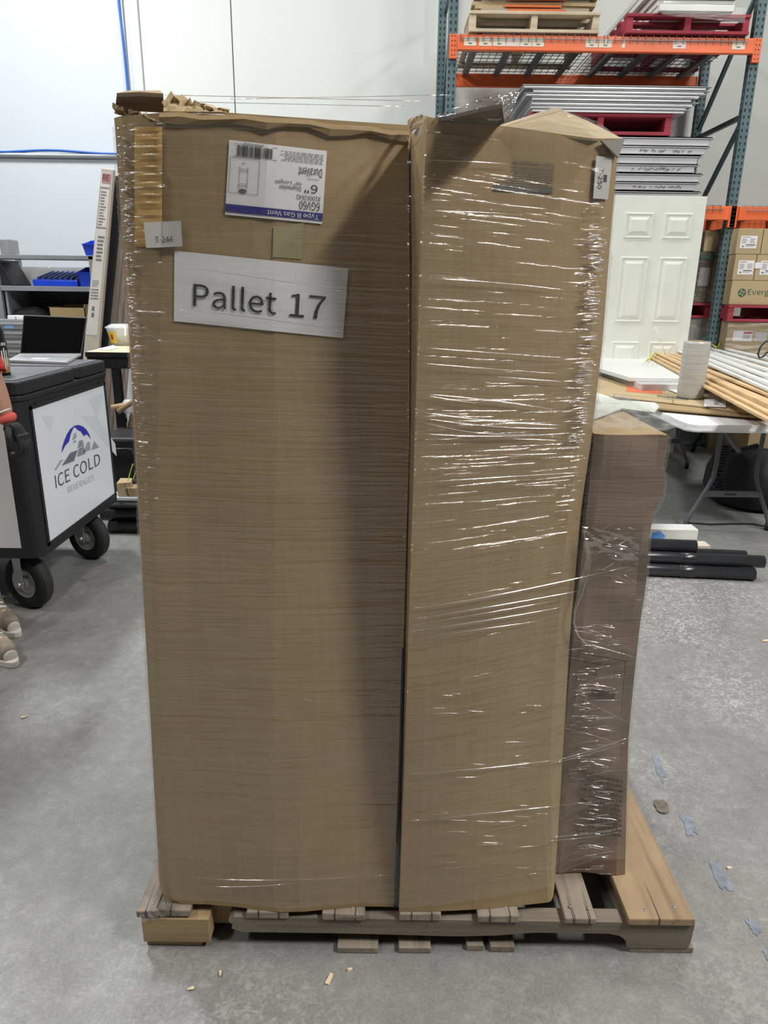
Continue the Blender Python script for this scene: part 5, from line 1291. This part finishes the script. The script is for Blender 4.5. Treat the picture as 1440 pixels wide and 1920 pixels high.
MB().b2((xl_, YS + .02, 1.04), (xl_ + .02, YS + .43, zs2_)).build('side_panel', SHG, shf)
zt2 = zs2_ + .0425
org = thing('parts_organiser', 'low blue plastic parts organiser with dividers on the grey shelf', 'organiser', (PY(105, 530, YS + .1)[0], YS + .2, zt2))
x0, x1 = PY(62, 530, YS + .06)[0], PY(146, 530, YS + .06)[0]
MB().hexa([(x0, YS + .05, zt2), (x1, YS + .05, zt2), (x1, YS + .38, zt2), (x0, YS + .38, zt2)], [(x0, YS + .05, zt2 + .055), (x1, YS + .05, zt2 + .05), (x1 - .01, YS + .38, zt2 + .12), (x0 + .04, YS + .38, zt2 + .12)]).build('tray', BLUEP, org, bevel=.006)
for k in range(8):
    f_ = (k + .5) / 8; xx = x0 + (x1 - x0) * f_ + .02
    MB().bar((xx, YS + .06, zt2 + .066), (xx + .03 * (.5 - f_), YS + .37, zt2 + .128), .008, .02).build('divider', plain('grey_blue_plastic', (.10, .13, .30), .4), org)
x2, x3 = PY(146, 515, YS + .1)[0], PY(176, 515, YS + .1)[0]
def bin_(lab, x0, x1, y0, z, h):
    t = thing('storage_bin', lab, 'bin', ((x0 + x1) / 2, y0 + .1, z))
    y1 = y0 + .22; f = .018; m = MB()
    m.hexa([(x0 + f, y0 + .02, z), (x1 - f, y0 + .02, z), (x1 - f, y1, z), (x0 + f, y1, z)], [(x0 + f, y0 + .02, z + .004), (x1 - f, y0 + .02, z + .004), (x1 - f, y1, z + .004), (x0 + f, y1, z + .004)])
    m.hexa([(x0 + f, y0 + .02, z), (x1 - f, y0 + .02, z), (x1 - f, y0 + .024, z), (x0 + f, y0 + .024, z)], [(x0, y0, z + h * .7), (x1, y0, z + h * .7), (x1, y0 + .004, z + h * .7), (x0, y0 + .004, z + h * .7)])
    for a, b in ((x0, x0 + f), (x1, x1 - f)):
        s = .004 if a == x0 else -.004
        m.hexa([(b, y0 + .02, z), (b + s, y0 + .02, z), (b + s, y1, z), (b, y1, z)], [(a, y0, z + h * .7), (a + s, y0, z + h * .7), (a + s, y1, z + h), (a, y1, z + h)])
    m.hexa([(x0 + f, y1 - .004, z), (x1 - f, y1 - .004, z), (x1 - f, y1, z), (x0 + f, y1, z)], [(x0, y1 - .004, z + h), (x1, y1 - .004, z + h), (x1, y1, z + h), (x0, y1, z + h)])
    m.build('bin_body', BLUEP, t); MB().b2((x0 - .002, y0 - .006, z + h * .66), (x1 + .002, y0 + .004, z + h * .72)).build('bin_lip', BLUEP, t); return t
bin_('blue storage bin on the middle grey shelf beside the organiser', x2 + .01, x3, YS + .05, zt2, .17)
bin_('blue storage bin alone on top of the grey shelf unit', PY(155, 470, YS + .1)[0], PY(178, 470, YS + .1)[0], YS + .1, zs1_ + .036, .14)
# tapering black tub and a grey item at the left end of the shelf
xk = PY(4, 520, YS)[0]
t = tag(MB().hexa([(xk - .3, YS + .03, zt2), (xk + .09, YS + .03, zt2), (xk + .09, YS + .35, zt2), (xk - .3, YS + .35, zt2)], [(xk - .3, YS + .03, zs1_ - .01), (xk - .02, YS + .03, zs1_ - .01), (xk - .02, YS + .35, zs1_ - .01), (xk - .3, YS + .35, zs1_ - .01)]).build('black_tub', BLACKP, bevel=.01), 'dark tapered tub at the left end of the grey shelf', 'tub')
MB().b2((xk - .31, YS + .02, zs1_ - .03), (xk - .01, YS + .36, zs1_ - .009)).build('tub_rim', DARKM, t)
tag(MB().b2((PY(-12, 462, YS)[0], YS + .1, zs1_ + .036), (PY(4, 462, YS)[0], YS + .3, zs1_ + .17)).build('grey_meter', STEELG, bevel=.01), 'small grey device on top of the shelf at the left edge', 'device')
# things on the lower shelf
z3 = 1.041
x0, x1 = PY(90, 580, YS)[0], PY(157, 580, YS)[0]
t = thing('open_carton', 'open kraft carton with torn top on the shelf behind the laptop', 'carton', ((x0 + x1) / 2, YS + .2, z3))
zc_ = PY(120, 577, YS)[2]
for a, b in (((x0, YS + .02, z3), (x1, YS + .026, zc_)), ((x0, YS + .34, z3), (x1, YS + .346, zc_ + .02)), ((x0, YS + .02, z3), (x0 + .006, YS + .346, zc_ + .005)), ((x1 - .006, YS + .02, z3), (x1, YS + .346, zc_ + .03))): MB().b2(a, b).build('carton_wall', CARD, t)
MB().b2((x0 + .006, YS + .026, z3), (x1 - .006, YS + .34, z3 + .006)).build('carton_floor', CARD, t)
m = MB().tube([(PY(x, y, YS + .1)[0], YS + .12, PY(x, y, YS + .1)[2] - .02) for x, y in ((18, 592), (40, 588), (66, 586), (90, 592))], [.05, .07, .075, .05], 12)
tag(m.build('black_pouch', plain('black_cloth', (.012, .012, .013), .8, var=.3, bump=.4), smooth=True), 'soft black pouch lying on the shelf behind the laptop', 'pouch')
x0, x1 = PY(6, 630, YS - .25)[0], PY(60, 630, YS - .25)[0]
zq0, zq1 = PY(20, 662, YS - .25)[2], PY(20, 600, YS - .25)[2]
t = thing('drawer_cabinet', 'grey steel drawer cabinet behind the laptop at left', 'cabinet', ((x0 + x1) / 2, YS - .1, 0))
MB().b2((x0 - .35, YS - .24, 0), (x1, YS - .02, zq1)).build('cabinet_body', SHG, t, bevel=.004)
for k in range(10):
    z = zq1 - .075 - k * .078
    d_ = MB().b2((x0 - .33, YS - .252, z), (x1 - .02, YS - .238, z + .055)).build('drawer', STEELG, t, bevel=.003)
    MB().b2((x0 - .31, YS - .262, z + .035), (x1 - .04, YS - .25, z + .045)).build('drawer_pull', ALU, d_)
zz_ = zq1 - .075
MB().b2((PY(10, 632, YS - .26)[0], YS - .2535, zz_ + .004), (PY(27, 632, YS - .26)[0], YS - .2515, zz_ + .03)).build('label_holder', plain('pale_blue_label', (.30, .45, .80), .5), t)
for k, px_ in enumerate((21, 37)):
    x = PY(px_, 594, YS - .2)[0]
    tag(MB().b2((x - .035, YS - .2, zq1), (x + .03, YS - .08, zq1 + .035)).build('white_tray', WHITEP, bevel=.006), ['small white tray on the drawer cabinet, the left one', 'small white tray on the drawer cabinet, the right one'][k], 'tray', 'white trays on the drawer cabinet')

# long leaning carton with printed sheets, and leaning planks
def lean(px_top, px_bot, Yt, zfloor=0.0):
    a, b = PY(*px_top, Yt), PY(*px_bot, Yt); d = (b - a) / (b[2] - a[2]); return a, a + d * (zfloor - a[2])
a0, b0 = lean((190, 315), (160, 625), 6.1); a1, b1 = lean((213, 318), (187, 632), 6.1)
lc = thing('long_carton', 'long whitish printed carton leaning against the shelf beside the pallet', 'carton', ((b0[0] + b1[0]) / 2, 6.12, 0))
nb = V(-.005, .06, 0)
MB().hexa([b0, b1, b1 + nb, b0 + nb], [a0, a1, a1 + nb, a0 + nb]).build('carton_body', cardboard('pale_worn_carton', (.50, .45, .385)), lc, bevel=.004)
e = V(0, -.0015, 0)
def lm(s, t, zz0=(a0, a1), zz1=(b0, b1), o=e): 
    return (np.array(zz1[0]) * (1 - s) + np.array(zz1[1]) * s) * (1 - t) + (np.array(zz0[0]) * (1 - s) + np.array(zz0[1]) * s) * t + o
hz_ = a0[2]
def tt(y): return PY(180, y, 6.1)[2] / hz_
sh = put_rect(MB(), lambda s, t: lm(s, t), (.06, tt(628), .82, tt(322)), 1).build('printed_sheet', plain('off_white_sheet', (.62, .60, .57), .6, var=.06), lc, recalc=False)
L2_ = lambda s, t: lm(s, t, o=e * 2)
m = MB(); put_rect(m, L2_, (.08, tt(352), .80, tt(350)), 1); put_rect(m, L2_, (.08, tt(427), .80, tt(425)), 1); put_rect(m, L2_, (.08, tt(427), .10, tt(350)), 1)
put_words(m, L2_, (.18, tt(423), .74, tt(356)), 12, th=.4, seed=30, ragged=.5); put_words(m, L2_, (.25, tt(490), .74, tt(440)), 7, th=.5, seed=31, ragged=.4); put_words(m, L2_, (.12, tt(562), .72, tt(540)), 4, th=.4, seed=33, ragged=.2)
put_words(m, L2_, (.30, tt(596), .5, tt(572)), 2, th=.7, seed=34)
m.build('print', plain('faded_ink', (.16, .155, .15), .7), sh, recalc=False)
put_words(MB(), L2_, (.15, tt(537), .66, tt(524)), 3, th=.5, seed=36, ragged=.3).build('green_print', plain('faded_green', (.25, .36, .28), .7), sh, recalc=False)
o = put_rect(MB(), L2_, (.16, tt(342), .80, tt(324)), 1).build('red_patch', plain('faded_red', (.42, .20, .22), .6), sh, recalc=False)
put_text(MB(), 'RE', lambda s, t: lm(s, t, o=e * 3), (.2, tt(337), .72, tt(326))).build('lettering', plain('dark_red_ink', (.10, .02, .03), .6), sh, recalc=False)
for k in range(5):
    a0_, b0_ = lean((216 + k * 10, 330 + k * 4), (186 + k * 11, 645), 6.2 + .02 * k); 
    wv = V(.072, 0, 0); dv = V(0, .016, 0)
    o = MB().hexa([b0_, b0_ + wv, b0_ + wv + dv, b0_ + dv], [a0_, a0_ + wv, a0_ + wv + dv, a0_ + dv]).build('floor_plank', W_LAM if k else BLACKP, bevel=.002)
    tag(o, ['black strip leaning between the printed carton and the grey planks', 'grey-brown plank leaning behind the workbench, first beside the black strip', 'grey-brown plank leaning behind the workbench, second from the black strip', 'grey-brown plank leaning behind the workbench, third from the black strip', 'grey-brown plank leaning behind the workbench, nearest the wrapped pallet'][k], 'plank', 'planks leaning behind the workbench')
# workbench
zb_ = .99; bl = PZ(161, 659, zb_); YW = bl[1]
wb = thing('workbench', 'black steel workbench with a pale wooden top, left of the pallet', 'workbench', (bl[0] + .6, YW + .3, 0))
MB().b2((bl[0], YW, zb_ - .03), (bl[0] + 1.3, YW + .62, zb_)).build('worktop', plain('pale_ply_top', (.66, .55, .38), .5, var=.06), wb, bevel=.003)
MB().b2((bl[0] - .005, YW - .006, zb_ - .035), (bl[0] + 1.3, YW, zb_ - .004)).build('edge_strip', DARKM, wb)
MB().b2((bl[0], YW + .005, zb_ - .11), (bl[0] + 1.3, YW + .03, zb_ - .03)).build('apron', DARKM, wb)
for x in (PY(208, 700, YW)[0], bl[0] + 1.22):
    for y in (YW + .01, YW + .56): MB().b2((x, y, 0), (x + .05, y + .05, zb_ - .03)).build('leg', DARKM, wb)
MB().b2((PY(206, 700, YW)[0], YW + .02, .22), (bl[0] + 1.28, YW + .6, .27)).build('lower_shelf', DARKM, wb)
MB().b2((bl[0] + .1, YW + .56, .27), (bl[0] + 1.28, YW + .58, zb_ - .11)).build('back_panel', plain('dark_brown_board', (.06, .045, .035), .8), wb)
bw = PZ(230, 647, zb_)
t = thing('salad_bowl', 'clear plastic salad tub with a yellow label on the workbench', 'food tub', (bw[0], bw[1], zb_))
CLR = NT('clear_tub'); CLR.bsdf((.80, .84, .86), .12, 0, .5, None, alpha=.55); CLR = CLR.m
MB().lathe((bw[0], bw[1], zb_ + .001), (0, 0, 1), [(0, 0), (.075, 0), (.105, .12), (.112, .122), (.112, .128), (.07, .150), (0, .152)], 24).build('tub', CLR, t, smooth=True)
MB().lathe((bw[0], bw[1], zb_ + .003), (0, 0, 1), [(0, 0), (.066, 0), (.078, .06), (0, .07)], 18).build('salad', plain('salad_mix', (.34, .36, .22), .7, var=.6, scale=60), t, smooth=True)
yl = MB().grid([[V(bw[0] + (.0845 + .0225 * (h / .12)) * math.cos(a) * 1.0, bw[1] + (.0845 + .0225 * (h / .12)) * math.sin(a), zb_ + h) for h in (.02, .10)] for a in np.linspace(-2.35, -1.65, 8)]).build('yellow_label', plain('yellow_label', (.75, .50, .02), .5), t, recalc=False)
MB().grid([[V(bw[0] + (.0853 + .0225 * (h / .12)) * math.cos(a), bw[1] + (.0853 + .0225 * (h / .12)) * math.sin(a), zb_ + h) for h in (.045, .08)] for a in np.linspace(-2.12, -1.88, 4)]).build('red_mark', plain('red_mark', (.45, .04, .05), .5), yl, recalc=False)
pp = [PZ(x, y, zb_ + .002) for x, y in ((182, 655), (212, 648), (222, 652), (204, 657))]
tag(MB().prism(pp, (0, 0, .003)).build('paper_napkin', PAPER), 'white paper napkin lying on the workbench before the salad tub', 'napkin')
# jar, pegs and boards below the bench
jr = PY(240, 757, YW - .05)
t = thing('glass_jar', 'clear glass jar seen under the workbench beside the carton', 'jar', (jr[0] + .02, jr[1], jr[2] - .06))
MB().lathe((jr[0] + .02, jr[1], jr[2] - .06), (0, 0, 1), [(0, 0), (.05, 0), (.055, .02), (.055, .07), (.04, .09), (0, .09)], 20).build('jar_body', CLR, t, smooth=True)
p0, p1 = PY(222, 772, YW - .10), PY(256, 748, YW - .1); 
tag(MB().tube([p0, p1 + (p1 - p0) * 1.6], .017, 10).build('wood_dowel', W_DOWEL, smooth=True), 'pale dowel sticking out under the workbench', 'dowel')
p0, p1 = PY(210, 764, YW - .06), PY(220, 760, YW - .06); tag(MB().tube([p0, p1 + V(.3, 0, .05)], .018, 10).build('wood_dowel', W_DOWEL, smooth=True), 'short pale dowel end left of the bench leg', 'dowel')
p0, p1 = PY(236, 815, YW + .1), PY(247, 760, YW + .1)
tag(MB().hexa([p0 + V(0, 0, -.0), p0 + V(.2, 0, 0), p0 + V(.2, .02, 0), p0 + V(0, .02, 0)], [p1, p1 + V(.2, 0, 0), p1 + V(.2, .02, 0), p1 + V(0, .02, 0)]).build('tan_board', W_NEW), 'tan board leaning under the workbench behind the wrapped carton', 'board')
x0, x1 = PY(216, 830, YW - .1)[0], PY(262, 830, YW - .1)[0]
t = thing('tool_case', 'black plastic tool case on the floor in front of the workbench', 'case', ((x0 + x1) / 2 + .1, YW - .25, 0))
zc1 = PY(230, 822, YW - .45)[2]
MB().b2((x0 + .02, YW - .45, 0), (x1 + .3, YW - .08, zc1)).build('case_body', BLACKP, t, bevel=.02)
MB().tube([(x0 + .08, YW - .47, zc1 - .12), (x0 + .09, YW - .50, zc1 - .06), (x0 + .25, YW - .50, zc1 - .06), (x0 + .26, YW - .47, zc1 - .12)], .012, 8).build('case_handle', DARKM, t, smooth=True)
for k in range(2): MB().b2((x0 + .06 + k * .2, YW - .458, zc1 - .05), (x0 + .11 + k * .2, YW - .448, zc1 - .01)).build('latch', STEELG, t)

# ------------------------------------------------------------------ pipes on the floor, left
GL_ = 'black pipes on the floor left of the pallet'
rl = .036; yl0 = PZ(230, 1002, 0)[1] + rl; X1 = -.25
def xl_at(px_, y_, z): return PZ(px_, y_, z)[0]
offs = [(0, 0, 204, 'nearest the camera on the floor'), (2.02, 0, 206, 'second on the floor from the camera'), (4.04, 0, 208, 'third on the floor from the camera'),
        (1.01, 1, 192, 'nearest in the second layer'), (3.03, 1, 200, 'farther one in the second layer'), (2.02, 2, 210, 'topmost, pale grey')]
GPIPE = plain('grey_pipe', (.30, .31, .33), .35, .2, var=.1)
for k, (dy, ly, px_, lab) in enumerate(offs):
    z = rl + ly * 1.74 * rl; y = yl0 + dy * rl; x0 = PY(px_, 970, y)[0]
    t = MB().lathe((x0, y, z), (1, 0, 0), [(rl * .86, .002), (rl, 0), (rl, X1 - x0), (rl * .86, X1 - x0), (rl * .86, .002)], 20).build('black_pipe', GPIPE if k == 5 else PIPEB, smooth=True)
    tag(t, 'pipe in the floor pile left of the pallet, %s' % lab, 'pipe', GL_)
ztop = rl * 2 + 2 * 1.74 * rl
t = tag(MB().b2((PY(212, 925, yl0 + 2 * rl)[0], yl0 - .0, ztop + .001), (-.35, yl0 + .17, ztop + .02)).build('pale_board', plain('pale_blue_board', (.60, .66, .70), .5), bevel=.003), 'pale blue-white board lying on the left pipe pile', 'board')
zt_ = ztop + .021
x0 = PY(226, 905, yl0 + .1)[0]
for k, (dx, w_, h_, mt, lab) in enumerate([(0, .07, .085, CARD2, 'crumpled tan box scrap on the left pipe pile, taller one'), (.06, .10, .05, CARD, 'brown box scrap on the left pipe pile beside the yellow straps')]):
    tag(MB().box((x0 + dx + w_ / 2, yl0 + .08, zt_ + h_ / 2), (w_, .10, h_), .2, .0, .0, .006).build('box_scrap', mt), lab, 'cardboard scrap')
YGR = plain('lime_strap', (.55, .70, .05), .45)
for k, (pts, lab) in enumerate([(((240, 902), (244, 885), (249, 870)), 'lime strap end sticking up beside the wrapped carton, left one'), (((250, 898), (253, 888), (258, 878)), 'lime strap end sticking up beside the wrapped carton, right one')]):
    tag(MB().tube([PY(x, y, yl0 + .0) for x, y in pts], .006, 6, flat=.4).build('strap', YGR), lab, 'strap', 'lime straps on the left pipe pile')

# ================================================================== PERSON (only arm, hand, trouser edge and shoes reach the frame)
SKIN = plain('skin', (.42, .235, .165), .5, var=.08, spec=.35)
REDS = plain('red_shirt', (.52, .03, .035), .8, var=.15, bump=.2)
GPANT = plain('light_grey_trousers', (.50, .50, .49), .85, var=.1, bump=.3)
HAIR = plain('dark_hair', (.03, .022, .018), .6)
GLVB = plain('black_glove_rubber', (.014, .014, .016), .55, var=.2, bump=.3); GLVR = plain('coral_glove_cuff', (.60, .10, .09), .8, var=.1)
TANSH = plain('dusty_tan_leather', (.27, .225, .17), .7, var=.35, scale=18, bump=.2); SOLE = plain('pale_sole', (.62, .60, .56), .6)
px0_, py0_ = -1.79, 2.66
per = thing('person', 'person at the left edge, red shirt, grey trousers, black work glove', 'person', (px0_, py0_, 0))
def skin_mesh(name, verts, edges, radii, mat, parent, sub=2, root=0):
    me = bpy.data.meshes.new(name); org = ORG[parent.name]
    me.from_pydata([tuple(np.array(v) - org) for v in verts], edges, []); o = bpy.data.objects.new(name, me); COL.objects.link(o)
    ORG[o.name] = org; o.parent = parent; me.materials.append(mat)
    md = o.modifiers.new('skin', 'SKIN'); md.use_smooth_shade = True
    sv = me.skin_vertices[0].data
    for k, r in enumerate(radii): sv[k].radius = (r, r) if not hasattr(r, '__len__') else r; sv[k].use_root = (k == root)
    s_ = o.modifiers.new('sub', 'SUBSURF'); s_.levels = sub; s_.render_levels = sub
    # bake so the shape is a plain continuous mesh
    dg = bpy.context.evaluated_depsgraph_get(); dg.update()
    m2 = bpy.data.meshes.new_from_object(o.evaluated_get(dg)); o.modifiers.clear(); o.data = m2
    for p in m2.polygons: p.use_smooth = True
    return o
# facing the camera and a little to the right: forward fw, own left side lf (towards the picture)
fw = V(.45, -.89, 0); lf = V(.89, .45, 0); c = V(px0_, py0_, 0)
def B(a, b, z): return c + fw * a + lf * b + V(0, 0, z)
tz1 = PZ(36, 1196, 0); tz2 = PZ(31, 1252, 0); sd0 = V(.80, -.60, 0)
toe1, toe2 = V(tz1[0], tz1[1], 0), V(tz2[0], tz2[1], 0); heel1, heel2 = toe1 - sd0 * .27, toe2 - sd0 * .27
an1, an2 = heel1 + sd0 * .06 + V(0, 0, .10), heel2 + sd0 * .06 + V(0, 0, .10)
wr = PY(17, 786, 2.56); el = PY(-8, 700, 2.55)
elb = V(el[0] - .045, 2.58, 1.12); wrist = V(wr[0] - .01, 2.56, wr[2] + .005)
hipR, hipL = B(.0, -.095, .90), B(.0, .095, .90)
vs = [B(0, 0, .97), B(.01, 0, 1.10), B(.01, 0, 1.27), B(0, 0, 1.40), B(.01, 0, 1.485), B(.03, 0, 1.555), B(.035, 0, 1.64), B(.028, 0, 1.71),
      B(0, .175, 1.405), elb, (elb + wrist) / 2, wrist,
      B(0, -.175, 1.405), B(-.05, -.245, 1.14), B(.06, -.245, .94), B(.08, -.24, .90),
      hipR, (hipR + an1) / 2 + fw * .05, an1, hipL, (hipL + an2) / 2 + fw * .05, an2]
ed = [(0, 1), (1, 2), (2, 3), (3, 4), (4, 5), (5, 6), (6, 7), (3, 8), (8, 9), (9, 10), (10, 11), (3, 12), (12, 13), (13, 14), (14, 15), (0, 16), (16, 17), (17, 18), (0, 19), (19, 20), (20, 21)]
rd = [.130, .118, .135, .105, .056, .064, .084, .074, .056, .043, .041, .030, .058, .043, .036, .030, .088, .060, .043, .088, .060, .043]
body = skin_mesh('body', vs, ed, rd, SKIN, per, sub=2)
def segd(p, a, b):
    a, b = np.array(a), np.array(b); t_ = np.clip(((p - a) @ (b - a)) / ((b - a) @ (b - a)), 0, 1); return np.linalg.norm(p - (a + (b - a) * t_)), t_
def nearest(p): return min(((segd(p, vs[i], vs[j])[0] / (rd[i] + rd[j])), k, segd(p, vs[i], vs[j])[1]) for k, (i, j) in enumerate(ed))
bp_ = np.array([tuple(v.co) for v in body.data.vertices]) + ORG[body.name]
bn_ = np.array([tuple(v.normal) for v in body.data.vertices]); near_ = [nearest(p) for p in bp_]
def shell(name, mat, test, off):
    keep = [test(p, k, t_) for p, (d_, k, t_) in zip(bp_, near_)]
    fs = [tuple(f.vertices) for f in body.data.polygons if all(keep[i] for i in f.vertices)]
    ids = sorted({i for f in fs for i in f}); mp = {i: n for n, i in enumerate(ids)}
    m = MB().add([bp_[i] + bn_[i] * off for i in ids], [tuple(mp[i] for i in f) for f in fs])
    o = m.build(name, mat, per, smooth=True); md = o.modifiers.new('cloth', 'SOLIDIFY'); md.thickness = .006; md.offset = -1; return o
ARMS = (7, 8, 9, 10, 11, 12, 13, 14)
shell('shirt', REDS, lambda p, k, t_: (k in (1, 2, 7, 8, 11, 12) or (k in (0, 15, 18) and p[2] > .90) or (k == 3 and p[2] < 1.455) or (k in (9, 13) and t_ < .22)), .020)
shell('trousers', GPANT, lambda p, k, t_: k not in ARMS and p[2] < 1.0, .014)
hd = B(.035, 0, 1.645)
shell('hair', HAIR, lambda p, k, t_: k in (4, 5, 6) and p[2] > 1.585 + max(0, .5 * ((p - hd) @ fw + .06)) and ((p - hd) @ fw < .012 or p[2] > 1.70), .012)
m = MB()
def face_at(dx, dz):     # front of the head at a side offset and height
    q = [i for i in range(len(bp_)) if near_[i][1] in (4, 5, 6)]; t_ = hd + lf * dx + V(0, 0, dz)
    i = max((i for i in q if abs((bp_[i] - t_) @ lf) < .03 and abs(bp_[i][2] - t_[2]) < .03), key=lambda i: (bp_[i] - hd) @ fw)
    return t_ + fw * ((bp_[i] - hd) @ fw)
for s_, nm in ((-1, 'eye'), (1, 'eye')): 
    MB().lathe(face_at(.032 * s_, .0) - fw * .006, fw, [(.013, -.004), (.011, .004), (0, .007)], 12).build(nm, INK, per, smooth=True)
    MB().box(face_at(.032 * s_, .024) + fw * .0, (.034, .008, .006), math.atan2(lf[1], lf[0])).build('eyebrow', HAIR, per, bevel=.002)
fn = face_at(0, -.02)
skin_mesh('nose', [fn + V(0, 0, .025) - fw * .004, fn + fw * .016 - V(0, 0, .012), fn - V(0, 0, .016)], [(0, 1), (1, 2)], [.008, .013, .010], SKIN, per)
MB().box(face_at(0, -.055), (.044, .010, .010), math.atan2(lf[1], lf[0])).build('mouth', plain('lip', (.35, .13, .11), .5), per, bevel=.003)
for s_ in (-1, 1): skin_mesh('ear', [hd + lf * .090 * s_ + V(0, 0, .018), hd + lf * .092 * s_ - V(0, 0, .022)], [(0, 1)], [(.012, .02), (.010, .014)], SKIN, per)
# gloved hand: cuff, palm and five curled fingers
hp0 = wrist; hd_ = PY(34, 818, 2.56) - PY(14, 792, 2.56); hd_ /= np.linalg.norm(hd_); sd_ = V(-hd_[2], 0, hd_[0]); bk = V(0, -1, 0)
skin_mesh('glove_cuff', [wrist - hd_ * .012 + V(0, 0, .012), wrist + hd_ * .03], [(0, 1)], [.037, .040], GLVR, per)
skin_mesh('cuff_hem', [wrist - hd_ * .018 + V(0, 0, .014), wrist - hd_ * .008 + V(0, 0, .010)], [(0, 1)], [.036, .037], PAPER, per)
pv = [wrist + hd_ * .02, wrist + hd_ * .055, wrist + hd_ * .10]; pe = [(0, 1), (1, 2)]; pr = [.034, (.040, .024), (.036, .020)]
for k, (b, ln) in enumerate(((-.030, .068), (-.010, .078), (.010, .074), (.028, .058))):
    base = wrist + hd_ * .085 + bk * b; i = len(pv)
    p1 = base + hd_ * ln * .55 - sd_ * .008; p2 = p1 + hd_ * ln * .18 - sd_ * .030; p3 = p2 - hd_ * ln * .18 - sd_ * .022
    pv += [base, p1, p2, p3]; pe += [(2, i), (i, i + 1), (i + 1, i + 2), (i + 2, i + 3)]; pr += [.013, .0115, .0105, .0095]
i = len(pv); tb = wrist + hd_ * .04 + bk * .035
pv += [tb, tb + hd_ * .03 + bk * .015 - sd_ * .012, tb + hd_ * .055 + bk * .012 - sd_ * .028]; pe += [(1, i), (i, i + 1), (i + 1, i + 2)]; pr += [.015, .0125, .011]
skin_mesh('glove', pv, pe, pr, GLVB, per)
# other hand, hanging
h2 = vs[15]; dn_ = V(0, 0, -1.0) + fw * .2; dn_ /= np.linalg.norm(dn_); pv = [h2, h2 + dn_ * .055, h2 + dn_ * .09]; pe = [(0, 1), (1, 2)]; pr = [.030, .034, .031]
for k, (b, ln) in enumerate(((-.028, .06), (-.009, .075), (.010, .07), (.027, .055))):
    base = h2 + dn_ * .085 + fw * -b; i = len(pv); p1 = base + dn_ * ln * .5; p2 = p1 + dn_ * ln * .4 + lf * .018
    pv += [base, p1, p2]; pe += [(2, i), (i, i + 1), (i + 1, i + 2)]; pr += [.0115, .010, .009]
i = len(pv); pv += [h2 + dn_ * .03 + fw * .035, h2 + dn_ * .07 + fw * .05]; pe += [(1, i), (i, i + 1)]; pr += [.013, .011]
skin_mesh('glove', pv, pe, pr, GLVB, per)
# shoes
def shoe(toe, heel, nm):
    toe, heel = np.array(toe, float), np.array(heel, float); d = toe - heel; L = np.linalg.norm(d); d /= L; s = V(-d[1], d[0], 0)
    def outline(sc, z0): 
        P = []
        for k in range(24):
            a = 2 * math.pi * k / 24; u = .5 + .5 * math.cos(a); wdt = (.034 + .014 * math.sin(math.pi * min(1, u * 1.05))) * sc
            P.append(heel + d * (L * (.5 + .5 * math.cos(a) * sc)) + s * wdt * (abs(math.sin(a)) ** .7) * np.sign(math.sin(a)) + V(0, 0, z0))
        return P
    so = MB().prism(outline(1.0, .0), (0, 0, .026)).build('shoe_sole', SOLE, per, bevel=.004)
    vs_ = [heel + d * .05 + V(0, 0, .075), heel + d * .045 + V(0, 0, .115), heel + d * L * .5 + V(0, 0, .062), heel + d * L * .78 + V(0, 0, .048), heel + d * (L - .035) + V(0, 0, .040)]
    up = skin_mesh('shoe', vs_, [(0, 1), (0, 2), (2, 3), (3, 4)], [.046, .048, .044, .042, .032], TANSH, per)
    tc = skin_mesh('toe_cap', [heel + d * (L - .045) + V(0, 0, .036), heel + d * (L - .028) + V(0, 0, .034)], [(0, 1)], [.036, .030], SOLE, per)
    m = MB()
    for k in range(4):
        q = heel + d * (L * (.42 + .10 * k)) + V(0, 0, .108 - .011 * k); m.tube([q - s * .024, q + V(0, 0, .008), q + s * .024], .004, 6)
    m.build('laces', PAPER, per, smooth=True)
shoe(toe1, heel1, 'a'); shoe(toe2, heel2, 'b')
